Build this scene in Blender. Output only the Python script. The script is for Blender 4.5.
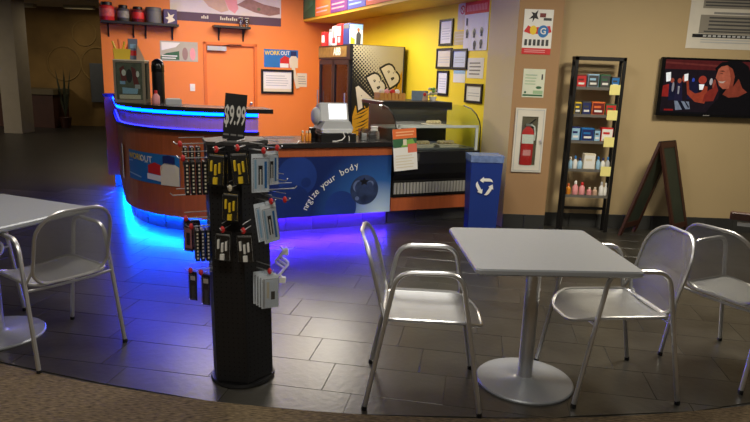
import bpy, math, random
from mathutils import Vector, Matrix
random.seed(7)
for o in list(bpy.data.objects): bpy.data.objects.remove(o)
scene = bpy.context.scene
col = scene.collection
R = math.radians

# ------------------------------------------------------------------ camera
cd = bpy.data.cameras.new('camera'); cam = bpy.data.objects.new('camera', cd); col.objects.link(cam)
cd.sensor_width = 36.0; cd.lens = 620.0/750.0*36.0; cd.clip_end = 100
cam.matrix_world = Matrix.Translation((0, 0, 1.57)) @ Matrix.Rotation(R(90-12.5), 4, 'X') @ Matrix.Rotation(R(2.0), 4, 'Z')
scene.camera = cam
# ------------------------------------------------------------------ world, lights, exposure
w = bpy.data.worlds.new('world'); scene.world = w; w.use_nodes = True
w.node_tree.nodes['Background'].inputs[0].default_value = (1.0, .88, .72, 1)
w.node_tree.nodes['Background'].inputs[1].default_value = 0.09
vs = scene.view_settings
vs.view_transform = 'Standard'; vs.look = 'None'; vs.gamma = 1; vs.use_curve_mapping = False
vs.exposure = 0.0
def area(loc, sx, sy, power, color=(1, .86, .66), rz=0):
    d = bpy.data.lights.new('ceiling_or_fill_light', 'AREA'); d.shape = 'RECTANGLE'; d.size = sx; d.size_y = sy
    d.energy = power; d.color = color
    o = bpy.data.objects.new('ceiling_or_fill_light', d); col.objects.link(o); o.location = loc; o.rotation_euler = (0, 0, rz)
    return o
area((-1.75, 9.0, 2.92), 2.2, 1.6, 125, (1, .87, .68), R(24))      # kitchen
area((-.55, 8.2, 2.36), .5, 1.2, 40, (1, .93, .76), R(24))         # under the soffit, over the yellow wall
area((0.4, 4.4, 2.92), .6, .6, 50, (1, .95, .86))                  # over the tables
area((2.9, 4.4, 2.92), .8, .8, 95, (1, .91, .74))                  # before the right wall
area((-.3, .5, 2.92), .9, .9, 52, (1, .94, .84))                  # over the carpet
area((-1.9, 3.3, 2.92), .6, .6, 34, (1, .92, .80))               # fill added before the bar to brighten its front
area((-10.2, 11.0, 2.92), 1.2, .8, 95, (1, .88, .68))               # fill added to light the hall pillar
area((-6.6, 14.8, 2.85), 1.6, .4, 12, (1, .86, .62))  # fill added close to the hall wall to brighten it

# ------------------------------------------------------------------ frames
TH = R(24)
def K(a, b, z=0):
    return (-.80 + a*math.cos(TH) + b*math.sin(TH), 11.4 + a*math.sin(TH) - b*math.cos(TH), z)

# ------------------------------------------------------------------ materials
def lin(c):
    return tuple(((x/255)/12.92 if x/255 <= .04045 else ((x/255+.055)/1.055)**2.4) for x in c)
MC = {}
def mat(name, rgb, rough=.6, metal=0.0, var=.08, scale=6.0, bump=0.0, bscale=80, emit=0, spec=.5, stretch=(1, 1, 1), rnd=0.0, coat=0):
    if name in MC: return MC[name]
    m = bpy.data.materials.new(name); m.use_nodes = True; MC[name] = m
    nt = m.node_tree; n = nt.nodes; L = nt.links; p = n['Principled BSDF']
    c = lin(rgb)
    p.inputs['Roughness'].default_value = rough; p.inputs['Metallic'].default_value = metal
    p.inputs['Specular IOR Level'].default_value = spec
    p.inputs['Coat Weight'].default_value = coat
    tc = n.new('ShaderNodeTexCoord'); mp = n.new('ShaderNodeMapping'); mp.inputs['Scale'].default_value = stretch
    L.new(tc.outputs['Object'], mp.inputs[0])
    nz = n.new('ShaderNodeTexNoise'); nz.inputs['Scale'].default_value = scale; nz.inputs['Detail'].default_value = 4
    L.new(mp.outputs[0], nz.inputs['Vector'])
    mx = n.new('ShaderNodeMix'); mx.data_type = 'RGBA'
    mx.inputs['A'].default_value = (*[max(0, x*(1-var*1.6)) for x in c], 1)
    mx.inputs['B'].default_value = (*[min(1, x*(1+var*1.6)) for x in c], 1)
    L.new(nz.outputs['Fac'], mx.inputs['Factor'])
    out = mx.outputs['Result']
    if rnd:
        oi = n.new('ShaderNodeObjectInfo'); hs = n.new('ShaderNodeHueSaturation')
        mr = n.new('ShaderNodeMapRange'); mr.inputs['To Min'].default_value = 1-rnd; mr.inputs['To Max'].default_value = 1+rnd
        L.new(oi.outputs['Random'], mr.inputs[0]); L.new(mr.outputs[0], hs.inputs['Value']); L.new(out, hs.inputs['Color']); out = hs.outputs[0]
    L.new(out, p.inputs['Base Color'])
    if bump:
        b = n.new('ShaderNodeBump'); b.inputs['Strength'].default_value = bump; b.inputs['Distance'].default_value = .01
        n2 = n.new('ShaderNodeTexNoise'); n2.inputs['Scale'].default_value = bscale; n2.inputs['Detail'].default_value = 3
        L.new(mp.outputs[0], n2.inputs['Vector']); L.new(n2.outputs['Fac'], b.inputs['Height']); L.new(b.outputs[0], p.inputs['Normal'])
    if emit:
        L.new(out, p.inputs['Emission Color']); p.inputs['Emission Strength'].default_value = emit
    return m
def glass(name, tint=(.9, .95, .95), clear=.85, rough=.05, fresnel=True):
    if name in MC: return MC[name]
    m = bpy.data.materials.new(name); m.use_nodes = True; MC[name] = m
    nt = m.node_tree; n = nt.nodes; L = nt.links
    for x in list(n):
        if x.type != 'OUTPUT_MATERIAL': n.remove(x)
    out = [x for x in n if x.type == 'OUTPUT_MATERIAL'][0]
    t = n.new('ShaderNodeBsdfTransparent'); t.inputs[0].default_value = (*tint, 1)
    g = n.new('ShaderNodeBsdfGlossy'); g.inputs['Roughness'].default_value = rough
    g.inputs[0].default_value = (.9, .9, .9, 1)
    fr = n.new('ShaderNodeFresnel'); fr.inputs[0].default_value = 1.22
    ad = n.new('ShaderNodeMath'); ad.operation = 'ADD'; ad.inputs[1].default_value = 1-clear; ad.use_clamp = True
    if fresnel: L.new(fr.outputs[0], ad.inputs[0])
    else: ad.inputs[0].default_value = 0
    mx = n.new('ShaderNodeMixShader'); L.new(ad.outputs[0], mx.inputs[0]); L.new(t.outputs[0], mx.inputs[1]); L.new(g.outputs[0], mx.inputs[2])
    L.new(mx.outputs[0], out.inputs[0])
    return m
def emis(name, rgb, strength):
    if name in MC: return MC[name]
    m = bpy.data.materials.new(name); m.use_nodes = True; MC[name] = m
    p = m.node_tree.nodes['Principled BSDF']; c = (*lin(rgb), 1)
    p.inputs['Base Color'].default_value = c; p.inputs['Emission Color'].default_value = c; p.inputs['Emission Strength'].default_value = strength
    return m

# ------------------------------------------------------------------ mesh building
class MB:
    def __init__(s): s.v = []; s.f = []; s.m = []; s.mats = []
    def mi(s, m):
        if m not in s.mats: s.mats.append(m)
        return s.mats.index(m)
    def add(s, vs_, fs, m):
        k = len(s.v); s.v += [tuple(x) for x in vs_]; i = s.mi(m)
        for f in fs: s.f.append([k+j for j in f]); s.m.append(i)
        return s
    def box(s, x0, x1, y0, y1, z0, z1, m, M=None):
        p = [(x0,y0,z0),(x1,y0,z0),(x1,y1,z0),(x0,y1,z0),(x0,y0,z1),(x1,y0,z1),(x1,y1,z1),(x0,y1,z1)]
        if M is not None: p = [M @ Vector(q) for q in p]
        return s.add(p, [(0,3,2,1),(4,5,6,7),(0,1,5,4),(1,2,6,5),(2,3,7,6),(3,0,4,7)], m)
    def cbox(s, x0, x1, y0, y1, z0, z1, m, c=.005, M=None):
        # box with chamfered vertical and top edges
        pl = [(x0+c,y0),(x1-c,y0),(x1,y0+c),(x1,y1-c),(x1-c,y1),(x0+c,y1),(x0,y1-c),(x0,y0+c)]
        pt = [(x0+c,y0+c),(x1-c,y0+c),(x1-c,y0+c),(x1-c,y1-c),(x1-c,y1-c),(x0+c,y1-c),(x0+c,y1-c),(x0+c,y0+c)]
        p = [(*q, z0) for q in pl]+[(*q, z1-c) for q in pl]+[(*q, z1) for q in [(x0+c,y0+c),(x1-c,y0+c),(x1-c,y1-c),(x0+c,y1-c)]]
        if M is not None: p = [M @ Vector(q) for q in p]
        f = [tuple(range(7,-1,-1))]+[(i,(i+1)%8,8+(i+1)%8,8+i) for i in range(8)]
        f += [(8,9,17,16),(9,10,17),(10,11,18,17),(11,12,18),(12,13,19,18),(13,14,19),(14,15,16,19),(15,8,16),(16,17,18,19)]
        return s.add(p, f, m)
    def prism(s, pts, z0, z1, m, axis='z', M=None):
        n = len(pts)
        if axis == 'z': p = [(x,y,z0) for x,y in pts]+[(x,y,z1) for x,y in pts]
        elif axis == 'y': p = [(x,z0,y) for x,y in pts]+[(x,z1,y) for x,y in pts]
        else: p = [(z0,x,y) for x,y in pts]+[(z1,x,y) for x,y in pts]
        if M is not None: p = [M @ Vector(q) for q in p]
        return s.add(p, [tuple(range(n-1,-1,-1)), tuple(range(n,2*n))]+[(i,(i+1)%n,n+(i+1)%n,n+i) for i in range(n)], m)
    def face(s, pts, m): return s.add(pts, [tuple(range(len(pts)))], m)
    def tube(s, pts, r, m, n=8, closed=False):
        P = [Vector(p) for p in pts]; N = len(P); rings = []
        up = None
        for i in range(N):
            if closed: t = P[(i+1) % N]-P[i-1]
            else: t = P[min(i+1, N-1)]-P[max(i-1, 0)]
            t.normalize()
            if up is None:
                up = Vector((0,0,1)) if abs(t.z) < .9 else Vector((1,0,0))
            u = (up - t*up.dot(t)); u = u.normalized() if u.length > 1e-6 else t.orthogonal().normalized()
            up = u; q = t.cross(u)
            rings.append([P[i]+r*(math.cos(2*math.pi*k/n)*u+math.sin(2*math.pi*k/n)*q) for k in range(n)])
        vv = [x for rr in rings for x in rr]; ff = []
        for i in range(N if closed else N-1):
            j = (i+1) % N
            for k in range(n): ff.append((i*n+k, i*n+(k+1) % n, j*n+(k+1) % n, j*n+k))
        if not closed: ff += [tuple(range(n-1,-1,-1)), tuple((N-1)*n+k for k in range(n))]
        return s.add(vv, ff, m)
    def lathe(s, prof, m, n=20, c=(0,0,0), M=None):
        vv = []; ff = []
        for r, z in prof:
            for k in range(n): vv.append(Vector((c[0]+r*math.cos(2*math.pi*k/n), c[1]+r*math.sin(2*math.pi*k/n), c[2]+z)))
        if M is not None: vv = [M @ q for q in vv]
        for i in range(len(prof)-1):
            for k in range(n): ff.append((i*n+k, i*n+(k+1) % n, (i+1)*n+(k+1) % n, (i+1)*n+k))
        ff += [tuple(range(n-1,-1,-1)), tuple((len(prof)-1)*n+k for k in range(n))]
        return s.add(vv, ff, m)
    def ball(s, c, rx, ry, rz, m, n=12, k=7, M=None):
        prof = [(max(.001, math.sin(math.pi*i/k)), -math.cos(math.pi*i/k)) for i in range(k+1)]
        vv = []; ff = []
        for r, z in prof:
            for j in range(n):
                q = Vector((c[0]+rx*r*math.cos(2*math.pi*j/n), c[1]+ry*r*math.sin(2*math.pi*j/n), c[2]+rz*z)); vv.append(M @ q if M else q)
        for i in range(k):
            for j in range(n): ff.append((i*n+j, i*n+(j+1) % n, (i+1)*n+(j+1) % n, (i+1)*n+j))
        return s.add(vv, ff, m)
    def build(s, name, parent=None, smooth=False, loc=None, rz=None):
        me = bpy.data.meshes.new(name); me.from_pydata(s.v, [], s.f); me.update()
        for m in s.mats: me.materials.append(m)
        for i, p in enumerate(me.polygons): p.material_index = s.m[i]; p.use_smooth = smooth
        if smooth:
            try: me.set_sharp_from_angle(angle=R(40))
            except Exception: pass
        o = bpy.data.objects.new(name, me); col.objects.link(o)
        if parent is not None: o.parent = parent
        if loc is not None: o.location = loc
        if rz is not None: o.rotation_euler = (0, 0, rz)
        return o
def tag(o, label, cat, group=None, kind=None):
    o['label'] = label; o['category'] = cat
    if group: o['group'] = group
    if kind: o['kind'] = kind
    return o
def thing(name, label, cat, loc=(0,0,0), rz=0, group=None):
    o = bpy.data.objects.new(name, None); col.objects.link(o); o.location = loc; o.rotation_euler = (0,0,rz); o.empty_display_size = .05
    return tag(o, label, cat, group)
def struct(o): o['kind'] = 'structure'; return o
def copy_tree(o, parent=None):
    c = o.copy(); col.objects.link(c)
    if parent is not None: c.parent = parent
    for ch in list(o.children): copy_tree(ch, c)
    return c
def arc(c, r, a0, a1, n, plane='xy'):
    return [(c[0]+r*math.cos(R(a0+(a1-a0)*i/n)), c[1]+r*math.sin(R(a0+(a1-a0)*i/n))) for i in range(n+1)]
TXT = {}
def text_geo(s, bold=0.0):
    k = (s, bold)
    if k in TXT: return TXT[k]
    cu = bpy.data.curves.new('t', 'FONT'); cu.body = s; cu.size = 1; cu.align_x = 'CENTER'; cu.align_y = 'CENTER'; cu.offset = bold; cu.resolution_u = 3
    o = bpy.data.objects.new('t', cu); col.objects.link(o)
    dg = bpy.context.evaluated_depsgraph_get(); me = bpy.data.meshes.new_from_object(o.evaluated_get(dg))
    g = ([tuple(v.co) for v in me.vertices], [tuple(p.vertices) for p in me.polygons])
    bpy.data.objects.remove(o); bpy.data.curves.remove(cu); bpy.data.meshes.remove(me)
    TXT[k] = g; return g
def flat(name, w_, h_, base, items=(), t=.003, parent=None, loc=None, rz=None, z0=0.0):
    """A thin printed sheet: x right, z up from z0, front face at y=0 looking to -y. Printed items lie 0.4 mm proud."""
    b = MB(); b.box(-w_/2, w_/2, 0, t, z0, z0+h_, base)
    for i, it in enumerate(items):
        y = -.0005*(1+i*.35)
        k = it[0]
        if k == 'r': _, x0, a0, x1, a1, m = it; b.face([(x0,y,z0+a0),(x1,y,z0+a0),(x1,y,z0+a1),(x0,y,z0+a1)], m)
        elif k == 'p': b.face([(x,y,z0+z) for x, z in it[1]], it[2])
        elif k == 'd':
            _, cx, cz, rx, rz_, m = it; b.face([(cx+rx*math.cos(2*math.pi*q/24), y, z0+cz+rz_*math.sin(2*math.pi*q/24)) for q in range(24)], m)
        elif k == 't':
            _, s, cx, cz, sx, sz, m, ang = it[:8]; bold = it[8] if len(it) > 8 else 0.0
            g = text_geo(s, bold); ca, sa = math.cos(R(ang)), math.sin(R(ang))
            b.add([(cx+(x*sx)*ca-(q*sz)*sa, y, z0+cz+(x*sx)*sa+(q*sz)*ca) for x, q, _ in g[0]], g[1], m)
    return b.build(name, parent, loc=loc, rz=rz)
def lines(x0, x1, zs, h, m, jag=.2):
    return [('r', x0, z, x1-(x1-x0)*jag*random.random(), z+h, m) for z in zs]

# palette
ORANGE = mat('orange_paint', (232,130,56), .55, var=.04, scale=2, bump=.03)
YELLOW = mat('yellow_paint', (246,216,40), .5, var=.04, scale=2, bump=.03)
TAN = mat('tan_wall_paint', (176,154,114), .7, var=.04, scale=2, bump=.06, bscale=120)
BROWNTAN = mat('brown_tan_paint', (160,125,86), .7, var=.04, scale=2, bump=.06, bscale=120)
GREYP = mat('warm_grey_paint', (198,180,142), .7, var=.04, scale=2, bump=.05)
CEIL = mat('ceiling_tile', (190,182,165), .9, var=.04)
GROUT = mat('grout', (62,60,56), .8)
SLATE = mat('slate_tile', (50,48,43), .30, var=.42, scale=5, bump=.12, bscale=22, rnd=.2, spec=.6)
BASETILE = mat('base_tile', (52,52,50), .4, var=.12, scale=6, rnd=.15)
WOOD = mat('cherry_wood', (168,86,46), .38, var=.16, scale=5, stretch=(9,9,.6))
DWOOD = mat('dark_wood', (60,30,20), .45, var=.2, scale=5, stretch=(6,6,1))
BLACK = mat('black_plastic', (16,16,17), .4, var=.05)
BLACKG = mat('black_gloss', (10,10,11), .18, var=.05)
BLACKM = mat('black_metal', (22,20,19), .45, metal=.3, var=.1)
COUNTER = mat('black_laminate', (30,28,28), .25, var=.15, scale=40)
ALU = mat('aluminium', (200,200,200), .34, metal=.85, var=.05, scale=20)
MESHM = mat('mesh_metal', (158,159,158), .45, metal=.7, var=.05, scale=20)
TABLEM = mat('table_laminate', (160,164,168), .36, metal=.35, var=.04, scale=60)
WHITE = mat('white_paper', (228,226,218), .7, var=.03)
OFFW = mat('cream_paper', (216,206,180), .7, var=.03)
GREY = mat('grey_print', (130,128,124), .7, var=.04)
LGREY = mat('light_grey_plastic', (176,178,178), .45, var=.03)
DGREY = mat('dark_grey_print', (66,66,66), .7, var=.05)
RED = mat('red_print', (200,36,36), .5, var=.05)
DRED = mat('dark_red', (110,26,24), .45, var=.08)
BLUE = mat('blue_print', (30,110,176), .5, var=.06)
NAVY = mat('navy_print', (28,40,96), .5, var=.08)
LBLUE = mat('light_blue_print', (150,190,214), .5, var=.06)
GREEN = mat('green_print', (46,96,60), .6, var=.1)
LGREEN = mat('lime_print', (120,170,70), .6, var=.1)
PURPLE = mat('purple_print', (110,50,120), .6, var=.1)
PLUM = mat('plum_print', (84,58,76), .6, var=.05)
PINK = mat('pink_print', (226,150,150), .6, var=.06)
SKIN = mat('beige_print', (200,166,140), .6, var=.12, scale=9)
LEMON = mat('pale_yellow_note', (238,226,140), .7, var=.03)
YELP = mat('yellow_print', (236,200,40), .5, var=.05)
ORP = mat('orange_print', (224,110,50), .5, var=.06)
GLASS = glass('clear_glass', (.93,.96,.95), .97); CLEARP = glass('clear_plastic', (.86,.88,.9), .78, .15)
CASEG = glass('case_glass', (.90,.94,.92), .95, .22, False)
LEDC = emis('blue_led', (0,28,255), 75)
LEDB = emis('deep_blue_led', (30,36,255), 13)
LEDF = emis('blue_floor_led', (0,66,255), 1400)
LEDP = emis('violet_led', (64,30,255), 640)

# ================================================================== STRUCTURE
# floor: base plane with far tile pattern + single tiles near the camera
RA = R(-9.5)
def rowpt(r, p): return (r*math.cos(RA)-p*math.sin(RA), r*math.sin(RA)+p*math.cos(RA))
def far_tile_mat():
    m = bpy.data.materials.new('far_slate_tiles'); m.use_nodes = True; nt = m.node_tree; n = nt.nodes; L = nt.links; p = n['Principled BSDF']
    tc = n.new('ShaderNodeTexCoord'); br = n.new('ShaderNodeTexBrick'); L.new(tc.outputs['Object'], br.inputs['Vector'])
    br.inputs['Scale'].default_value = 1; br.inputs['Brick Width'].default_value = .61; br.inputs['Row Height'].default_value = .305
    br.inputs['Mortar Size'].default_value = .004
    br.inputs['Color1'].default_value = (*lin((38,36,33)), 1); br.inputs['Color2'].default_value = (*lin((46,44,40)), 1); br.inputs['Mortar'].default_value = (*lin((42,40,37)), 1)
    nz = n.new('ShaderNodeTexNoise'); nz.inputs['Scale'].default_value = 5; L.new(tc.outputs['Object'], nz.inputs['Vector'])
    mx = n.new('ShaderNodeMix'); mx.data_type = 'RGBA'; mx.blend_type = 'OVERLAY'; mx.inputs['Factor'].default_value = .4
    L.new(br.outputs['Color'], mx.inputs['A']); L.new(nz.outputs['Fac'], mx.inputs['B']); L.new(mx.outputs['Result'], p.inputs['Base Color'])
    p.inputs['Roughness'].default_value = .4
    return m
FAR = far_tile_mat()
b = MB(); b.box(-16, 14, -3.0, 18, -.08, -.004, FAR)
floor = struct(b.build('floor', rz=RA))
CC = (.25, 9.13); CR = 6.5
TW, TL, GAP = .305, .61, .0028
tile_me = None
ntile = 0
def clip_circle(poly):
    # keep the part inside the carpet's round edge
    out = []
    def ins(q): return math.hypot(q[0]-CC[0], q[1]-CC[1]) <= CR-.002
    N = len(poly); dense = []
    for i in range(N):
        a, c = poly[i], poly[(i+1) % N]
        for k in range(8): dense.append((a[0]+(c[0]-a[0])*k/8, a[1]+(c[1]-a[1])*k/8))
    return [q for q in dense if ins(q)]
for row in range(-2, 22):
    p0 = 1.56 + row*TW
    for c in range(-14, 16):
        r0 = -1.012 - (row-10)*.1525 + c*TL
        q = [rowpt(r0+GAP/2, p0+GAP/2), rowpt(r0+TL-GAP/2, p0+GAP/2), rowpt(r0+TL-GAP/2, p0+TW-GAP/2), rowpt(r0+GAP/2, p0+TW-GAP/2)]
        cx = sum(x for x, _ in q)/4; cy = sum(y for _, y in q)/4
        if cy > 7.6 or cy < 2.3 or abs(cx) > .64*cy+.45: continue
        # not under the counter and walls
        if cy > 6.75 and cx > .3: continue
        ka = (cx+.8)*math.cos(TH)+(cy-11.4)*math.sin(TH); kb = (cx+.8)*math.sin(TH)-(cy-11.4)*math.cos(TH)
        if ka > -3.4 and kb < 4.5: continue
        inside = all(math.hypot(x-CC[0], y-CC[1]) <= CR-.002 for x, y in q)
        if inside:
            if tile_me is None:
                tb = MB(); tb.cbox(-TL/2+GAP/2, TL/2-GAP/2, -TW/2+GAP/2, TW/2-GAP/2, -.006, 0, SLATE, .0012)
                o = tb.build('floor_tile', floor); tile_me = o.data
            else:
                o = bpy.data.objects.new('floor_tile', tile_me); col.objects.link(o); o.parent = floor
            o.location = (r0+TL/2, p0+TW/2, 0)
        else:
            cl = clip_circle(q)
            if len(cl) < 3: continue
            tb = MB()
            loc = [((x-cx)*math.cos(-RA)-(y-cy)*math.sin(-RA), (x-cx)*math.sin(-RA)+(y-cy)*math.cos(-RA)) for x, y in cl]
            tb.prism(loc, -.006, 0, SLATE); o = tb.build('floor_tile', floor); o.location = (r0+TL/2, p0+TW/2, 0)
        ntile += 1
print('tiles', ntile)

# carpet with round edge
def carpet_mat():
    m = bpy.data.materials.new('woven_carpet'); m.use_nodes = True; nt = m.node_tree; n = nt.nodes; L = nt.links; p = n['Principled BSDF']
    tc = n.new('ShaderNodeTexCoord'); mp = n.new('ShaderNodeMapping'); mp.inputs['Scale'].default_value = (18, 90, 1); mp.inputs['Rotation'].default_value = (0,0,R(8)); L.new(tc.outputs['Object'], mp.inputs[0])
    nz = n.new('ShaderNodeTexNoise'); nz.inputs['Scale'].default_value = 1.6; nz.inputs['Detail'].default_value = 5; L.new(mp.outputs[0], nz.inputs['Vector'])
    cr = n.new('ShaderNodeValToRGB'); e = cr.color_ramp.elements
    e[0].position = .3; e[0].color = (*lin((58,50,39)), 1); e[1].position = .7; e[1].color = (*lin((120,104,80)), 1)
    L.new(nz.outputs['Fac'], cr.inputs[0]); L.new(cr.outputs[0], p.inputs['Base Color'])
    p.inputs['Roughness'].default_value = .95; p.inputs['Specular IOR Level'].default_value = .1
    bp = n.new('ShaderNodeBump'); bp.inputs['Strength'].default_value = .5; bp.inputs['Distance'].default_value = .01; L.new(nz.outputs['Fac'], bp.inputs['Height']); L.new(bp.outputs[0], p.inputs['Normal'])
    return m
b = MB(); top = []; 
ang = [R(-90-40+80*i/64) for i in range(65)]
edge = [(CC[0]+CR*math.cos(a), CC[1]+CR*math.sin(a)) for a in ang]
CARP = carpet_mat()
for i in range(64):
    (x0, y0), (x1, y1) = edge[i], edge[i+1]
    b.face([(x0,-3,.006),(x1,-3,.006),(x1,y1,.006),(x0,y0,.006)], CARP)
    b.face([(x0,y0,-.004),(x0,y0,.006),(x1,y1,.006),(x1,y1,-.004)], CARP)
carpet = tag(b.build('carpet'), 'brown flecked carpet with a curved edge along the slate tiles', 'carpet', kind='stuff')

# ceiling
b = MB(); b.box(-14, 7, -3, 17, 3.0, 3.1, CEIL); struct(b.build('ceiling'))

# right wall, pillar, base tiles
YW = 6.66
b = MB(); b.box(1.82, 7.0, YW, YW+.15, 0, 3.0, TAN); wr = struct(b.build('wall_right'))
pf = 6.50
def bx_tiles(parent, p0, p1, h, n, depth=.012, name='base_tile'):
    p0 = Vector((*p0, 0)); p1 = Vector((*p1, 0)); d = (p1-p0); Ln = d.length; ang_ = math.atan2(d.y, d.x); seg = Ln/n
    me = None
    for i in range(n):
        if me is None:
            tb = MB(); tb.cbox(.002, seg-.002, -depth, .001, 0, h, BASETILE, .002); o = tb.build(name, parent); me = o.data
        else:
            o = bpy.data.objects.new(name, me); col.objects.link(o); o.parent = parent
        q = p0 + d*(i/n); o.location = (q.x, q.y, 0); o.rotation_euler = (0,0,ang_)
b = MB(); b.box(1.82, 7.0, YW-.004, YW, 0, .148, GROUT); bbr = struct(b.build('baseboard_right'))
bx_tiles(bbr, (1.83, YW-.004), (6.03, YW-.004), .15, 14)
# pillar at the end of the kitchen wall: brown-tan front, grey kitchen side
c1 = (1.37, pf); c2 = (1.82, pf); c3 = (1.82, YW+.15); c4 = (1.40, 6.98); c5 = tuple(K(0, 4.84)[:2])
b = MB(); z0, z1 = 0, 3.0
P5 = [c1, c2, c3, c4, c5]
for i in range(5):
    (xa, ya), (xb, yb) = P5[i], P5[(i+1) % 5]
    b.face([(xa,ya,z0),(xb,yb,z0),(xb,yb,z1),(xa,ya,z1)], BROWNTAN if i in (0,1) else GREYP)
wp = struct(b.build('wall_pillar'))
b = MB(); b.box(c1[0], c2[0], pf-.004, pf, 0, .148, GROUT); bbp = struct(b.build('baseboard_pillar'))
bx_tiles(bbp, (c1[0]+.002, pf-.004), (c2[0], pf-.004), .15, 2)
# kitchen walls (orange back wall with a door opening, yellow side wall)
b = MB()
D0, D1, DZ = -2.303, -1.414, 1.985
b.box(-3.83, D0, 0, .14, 0, 3.0, ORANGE); b.box(D1, .1, 0, .14, 0, 3.0, ORANGE); b.box(D0, D1, 0, .14, DZ, 3.0, ORANGE)
wb = struct(b.build('wall_back', loc=K(0,0), rz=TH))
b = MB(); b.box(0, .12, -4.84, 0, 0, 3.0, YELLOW); struct(b.build('wall_kitchen', loc=K(0,0), rz=TH))
# orange door
b = MB(); b.box(D0+.05, D1-.05, .03, .07, .01, DZ-.045, ORANGE)
door = struct(b.build('door_1', loc=K(0,0), rz=TH))
b = MB(); DT = mat('orange_trim', (214,108,40), .45, var=.04)
b.box(D0-.0, D0+.05, -.012, .10, 0, DZ, DT); b.box(D1-.05, D1, -.012, .10, 0, DZ, DT); b.box(D0, D1, -.012, .10, DZ-.045, DZ, DT)
b.build('door_frame', door)
b = MB(); b.lathe([(.012,0),(.012,.04),(.024,.045),(.024,.07),(.012,.075)], ALU, 10, M=Matrix.Translation((D1-.11,.03,1.0)) @ Matrix.Rotation(R(90),4,'X')); b.build('door_handle', door)
b = MB(); b.box(D0+.06, D0+.37, -.035, .03, DZ-.135, DZ-.065, LGREY)
b.tube([(D0+.3,-.02,DZ-.065),(D0+.42,-.05,DZ-.035),(D0+.62,-.03,DZ-.03)], .008, BLACKM, 6); b.build('door_closer', door)
# hall behind
HALLW = mat('hall_mural', (140,110,60), .8, var=.45, scale=1.3)
b = MB(); b.box(-15, 0, 16.0, 16.15, 0, 3.0, HALLW)
for cx, cz, r in ((-7.95,1.55,.42),(-7.1,1.55,.42),(-7.4,2.3,.3)):
    ring = [(cx+r*math.cos(2*math.pi*k/20), 15.995, cz+r*math.sin(2*math.pi*k/20)) for k in range(20)]
    b.tube(ring, .02, mat('mural_tan', (150,122,72), .9), 5, closed=True)
wh = struct(b.build('wall_hall'))
b = MB(); b.box(-8.28, -7.88, 13.75, 14.25, 0, 3.0, mat('pillar_paint', (150,140,122), .8)); struct(b.build('wall_column'))
b = MB(); b.box(-15, -1, 13.2, 15.9, 2.9, 2.996, CEIL)
sf = struct(b.build('trim_1'))
# menu soffit above the kitchen side wall
b = MB(); b.box(-.60, 0, -4.6, 0, 2.40, 3.0, mat('soffit_paint', (222,178,50), .55, var=.04)); struct(b.build('trim_2', loc=K(0,0), rz=TH))

# ================================================================== BAR AND COUNTER
CA, CB, RW = -2.4, 3.66, 1.31            # corner centre and wood radius, kitchen frame
A0 = 7.0                                 # the bar starts here on its arc
def kpath(r, n=18, right=0.0, left=-1.69):
    """plan outline (local x=a, y=-b) from the right end round the corner to the left side's end"""
    s0 = math.degrees(math.asin(-right/r)) if right else A0
    pts = [(CA-r*math.sin(R(s0+(90-s0)*i/n)), -(CB+r*math.cos(R(s0+(90-s0)*i/n)))) for i in range(n+1)]
    pts += [(CA-r, -(CB+left))]
    return pts
def band(mb, r0, r1, z0, z1, m, right=0.0, left=-1.69, n=18):
    A = kpath(r0, n, right, left); B = kpath(r1, n, right, left)
    for i in range(len(A)-1):
        q = [A[i], A[i+1], B[i+1], B[i]]
        vv = [(*p, z0) for p in q]+[(*p, z1) for p in q]
        f = [(3,2,1,0),(4,5,6,7),(0,1,5,4),(2,3,7,6)]
        if i == 0: f.append((3,0,4,7))
        if i == len(A)-2: f.append((1,2,6,5))
        mb.add(vv, f, m)
    return mb
bar = thing('curved_bar', 'curved cherry wood bar with black top and blue light strips', 'bar counter', K(0,0), TH)
b = MB(); band(b, RW-.05, RW, .15, .985, WOOD, right=-.15); b.build('front_panel', bar, True)
b = MB(); band(b, RW-.10, RW-.08, 0, .15, GROUT, right=-.15); b.build('toe_kick', bar)
b = MB(); band(b, RW-.03, RW+.05, .975, 1.0, BLACK, right=-.16); b.build('lower_rim', bar, True)
FASC = mat('fascia_wood', (172,124,140), .4, var=.12, scale=5, stretch=(14,14,.5))
b = MB(); band(b, RW-.03, RW+.01, 1.0, 1.165, FASC, right=-.16); b.build('fascia', bar, True)
b = MB(); band(b, RW-.36, RW+.05, 1.17, 1.21, COUNTER, right=-.03, left=-.55); b.build('bar_top', bar, True)
b = MB(); band(b, RW+.034, RW+.042, 1.140, 1.168, LEDC, right=-.17); b.build('light_strip', bar)
b = MB(); band(b, RW+.026, RW+.033, 1.134, 1.169, BLACK, right=-.17); b.build('added_strip_shield', bar)  # unseen backing added to keep the strip's light off the fascia
b = MB(); band(b, RW+.014, RW+.020, 1.001, 1.005, LEDB, right=-.17); b.build('light_strip', bar)
b = MB(); band(b, RW-.055, RW-.040, .1465, .1498, LEDF, right=-.16); b.build('light_strip', bar)
b = MB(); b.box(-3.85, -3.45, -1.97, -1.85, .15, 1.165, WOOD); b.build('end_panel', bar)
b = MB(); b.box(-3.77, -3.45, -1.96, -1.86, 0, .15, GROUT); b.build('end_panel_toe', bar)
b = MB(); b.box(-3.87, -3.43, -1.99, -1.83, 1.165, 1.205, COUNTER); b.build('end_panel_top', bar)
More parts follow.
